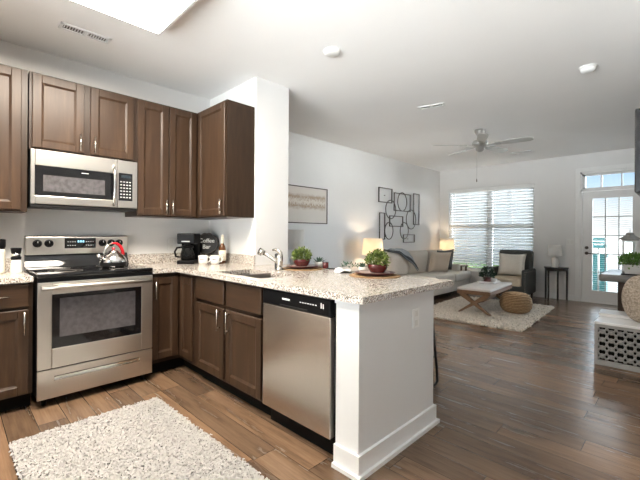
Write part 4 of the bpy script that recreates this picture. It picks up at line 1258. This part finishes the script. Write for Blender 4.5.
MB().box(.019, BL-.019, -BD, -BD+.018, 0, BH-.022).box(BL-.018, BL, -BD, -.0, 0, BH-.022).obj('back_panel', 'lattice_paint', bx)
bk = thing('book', 'large white hardback book lying on the lattice storage bench', 'book', (2.74, -3.32, BH), .03)
MB().box(-.13, .13, -.17, .12, 0, .003).box(-.13, .13, -.17, .12, .027, .030).box(.127, .13, -.17, .12, 0, .03).obj('cover', 'white_lacquer', bk)
MB().box(-.125, .127, -.165, .115, .003, .027).obj('pages', 'napkin_cloth', bk)
mb = MB().xf(R(-.10, 'Y')); pr = []
for i in range(17):
    a = -PI/2+PI*i/16; pr.append((.228*max(0, math.cos(a))**.8, .226*math.sin(a)))
pr[0] = (0, pr[0][1]); pr[-1] = (0, pr[-1][1])
mb.lathe(pr, seg=36, sx=.52, sy=.70)
tag(mb.obj('boucle_cushion', 'boucle', None, (2.50, -3.555, BH+.224)), 'fuzzy tan boucle cushion standing on the lattice storage bench', 'cushion')

tb = thing('console_table', 'chunky grey oak table with wide dark legs in front of the glass door', 'table', (3.57, -3.075, 0))
TL, TW = .98, .56
MB().box(0, TL, -TW, 0, .665, .75, .02, 3).obj('top', 'grey_oak', tb)
for x in (.06, TL-.18):
    for y in (-.245, -.44): MB().box(x, x+.12, y-.06, y+.065, 0, .665, .004).obj('leg', 'dark_oak', tb)
MB().box(.09, TL-.09, -.30, -.27, .30, .40, .004).obj('stretcher', 'dark_oak', tb)
ln = thing('lantern', 'white framed candle lantern with dark peaked roof on the oak table', 'lantern', (4.02, -3.335, .75), .1)
q = .065
MB().box(-q-.012, q+.012, -q-.012, q+.012, 0, .03, .004).obj('base', 'grey_metal', ln)
mb = MB()
for x in (-q, q):
    for y in (-q, q): mb.box(x-.011, x+.011, y-.011, y+.011, .03, .415)
for z in (.03, .40):
    mb.box(-q, q, -q-.01, -q+.01, z, z+.018).box(-q, q, q-.01, q+.01, z, z+.018).box(-q-.01, -q+.01, -q, q, z, z+.018).box(q-.01, q+.01, -q, q, z, z+.018)
mb.obj('frame', 'white_trim', ln)
mb = MB()
for s_ in (-1, 1): mb.box(-q+.01, q-.01, s_*q-.001, s_*q+.001, .048, .40).box(s_*q-.001, s_*q+.001, -q+.01, q-.01, .048, .40)
mb.obj('glass', 'clear_glass', ln)
mb = MB().box(-q-.022, q+.022, -q-.022, q+.022, .415, .428, .003)
mb.lathe([(.118, 0), (.05, .05), (.045, .054), (.04, .077), (.022, .087), (0, .089)], (0, 0, .428), seg=4, smooth=False)
mb.obj('roof', 'lattice_paint', ln)
MB().tube([(.022*math.cos(2*PI*i/20), 0, .532+.022*math.sin(2*PI*i/20)) for i in range(20)], .003, 6, True).obj('ring', 'grey_metal', ln)
o = MB().cyl((0, 0, 0), (0, 0, .16), .035, seg=20).obj('pillar_candle', 'ivory_fabric', None, (4.02, -3.335, .781))
tag(o, 'ivory pillar candle inside the lantern', 'candle')
o = MB().box(-.13, .13, -.12, .12, 0, .014, .004).obj('slate_tray', 'black_metal', None, (3.775, -3.40, .75))
tag(o, 'flat dark tray under the square white plant pot', 'tray')
pl = thing('potted_plant', 'bright green bushy plant in square white pot on the oak table', 'plant', (3.775, -3.39, .764))
mb = MB(); 
a, b_ = .075, .09
P0 = [(-a, -a), (a, -a), (a, a), (-a, a)]; P1 = [(-b_, -b_), (b_, -b_), (b_, b_), (-b_, b_)]
V0 = [mb.vert((*p, 0)) for p in P0]; V1 = [mb.vert((*p, .11)) for p in P1]; V2 = [mb.vert((p[0]*.9, p[1]*.9, .11)) for p in P1]; V3 = [mb.vert((p[0]*.85, p[1]*.85, .09)) for p in P1]
mb.face(V0[::-1])
for A_, B_ in ((V0, V1), (V1, V2), (V2, V3)):
    for k_ in range(4): mb.face([A_[k_], A_[(k_+1) % 4], B_[(k_+1) % 4], B_[k_]])
mb.face(V3)
mb.obj('pot', 'white_ceramic', pl)
leaves(MB(), 420, (0, 0, .15), (.13, .13, .085), .045, 31).obj('foliage', 'leaf_bright', pl)
stems(MB(), 20, (0, 0, .085), .10, .09, 31).obj('stems', 'leaf_green', pl)

tv = thing('television', 'black flat television on the right wall, only its edge showing', 'television', (1.15, YR, 1.79))
MB().box(0, .98, .09, .135, -.28, .28, .006).obj('body', 'tv_black', tv)
MB().box(.01, .97, .135, .1365, -.27, .27).obj('screen', 'black_glass', tv)
MB().box(.35, .63, .002, .09, -.12, .12, .004).obj('wall_bracket', 'black_metal', tv)
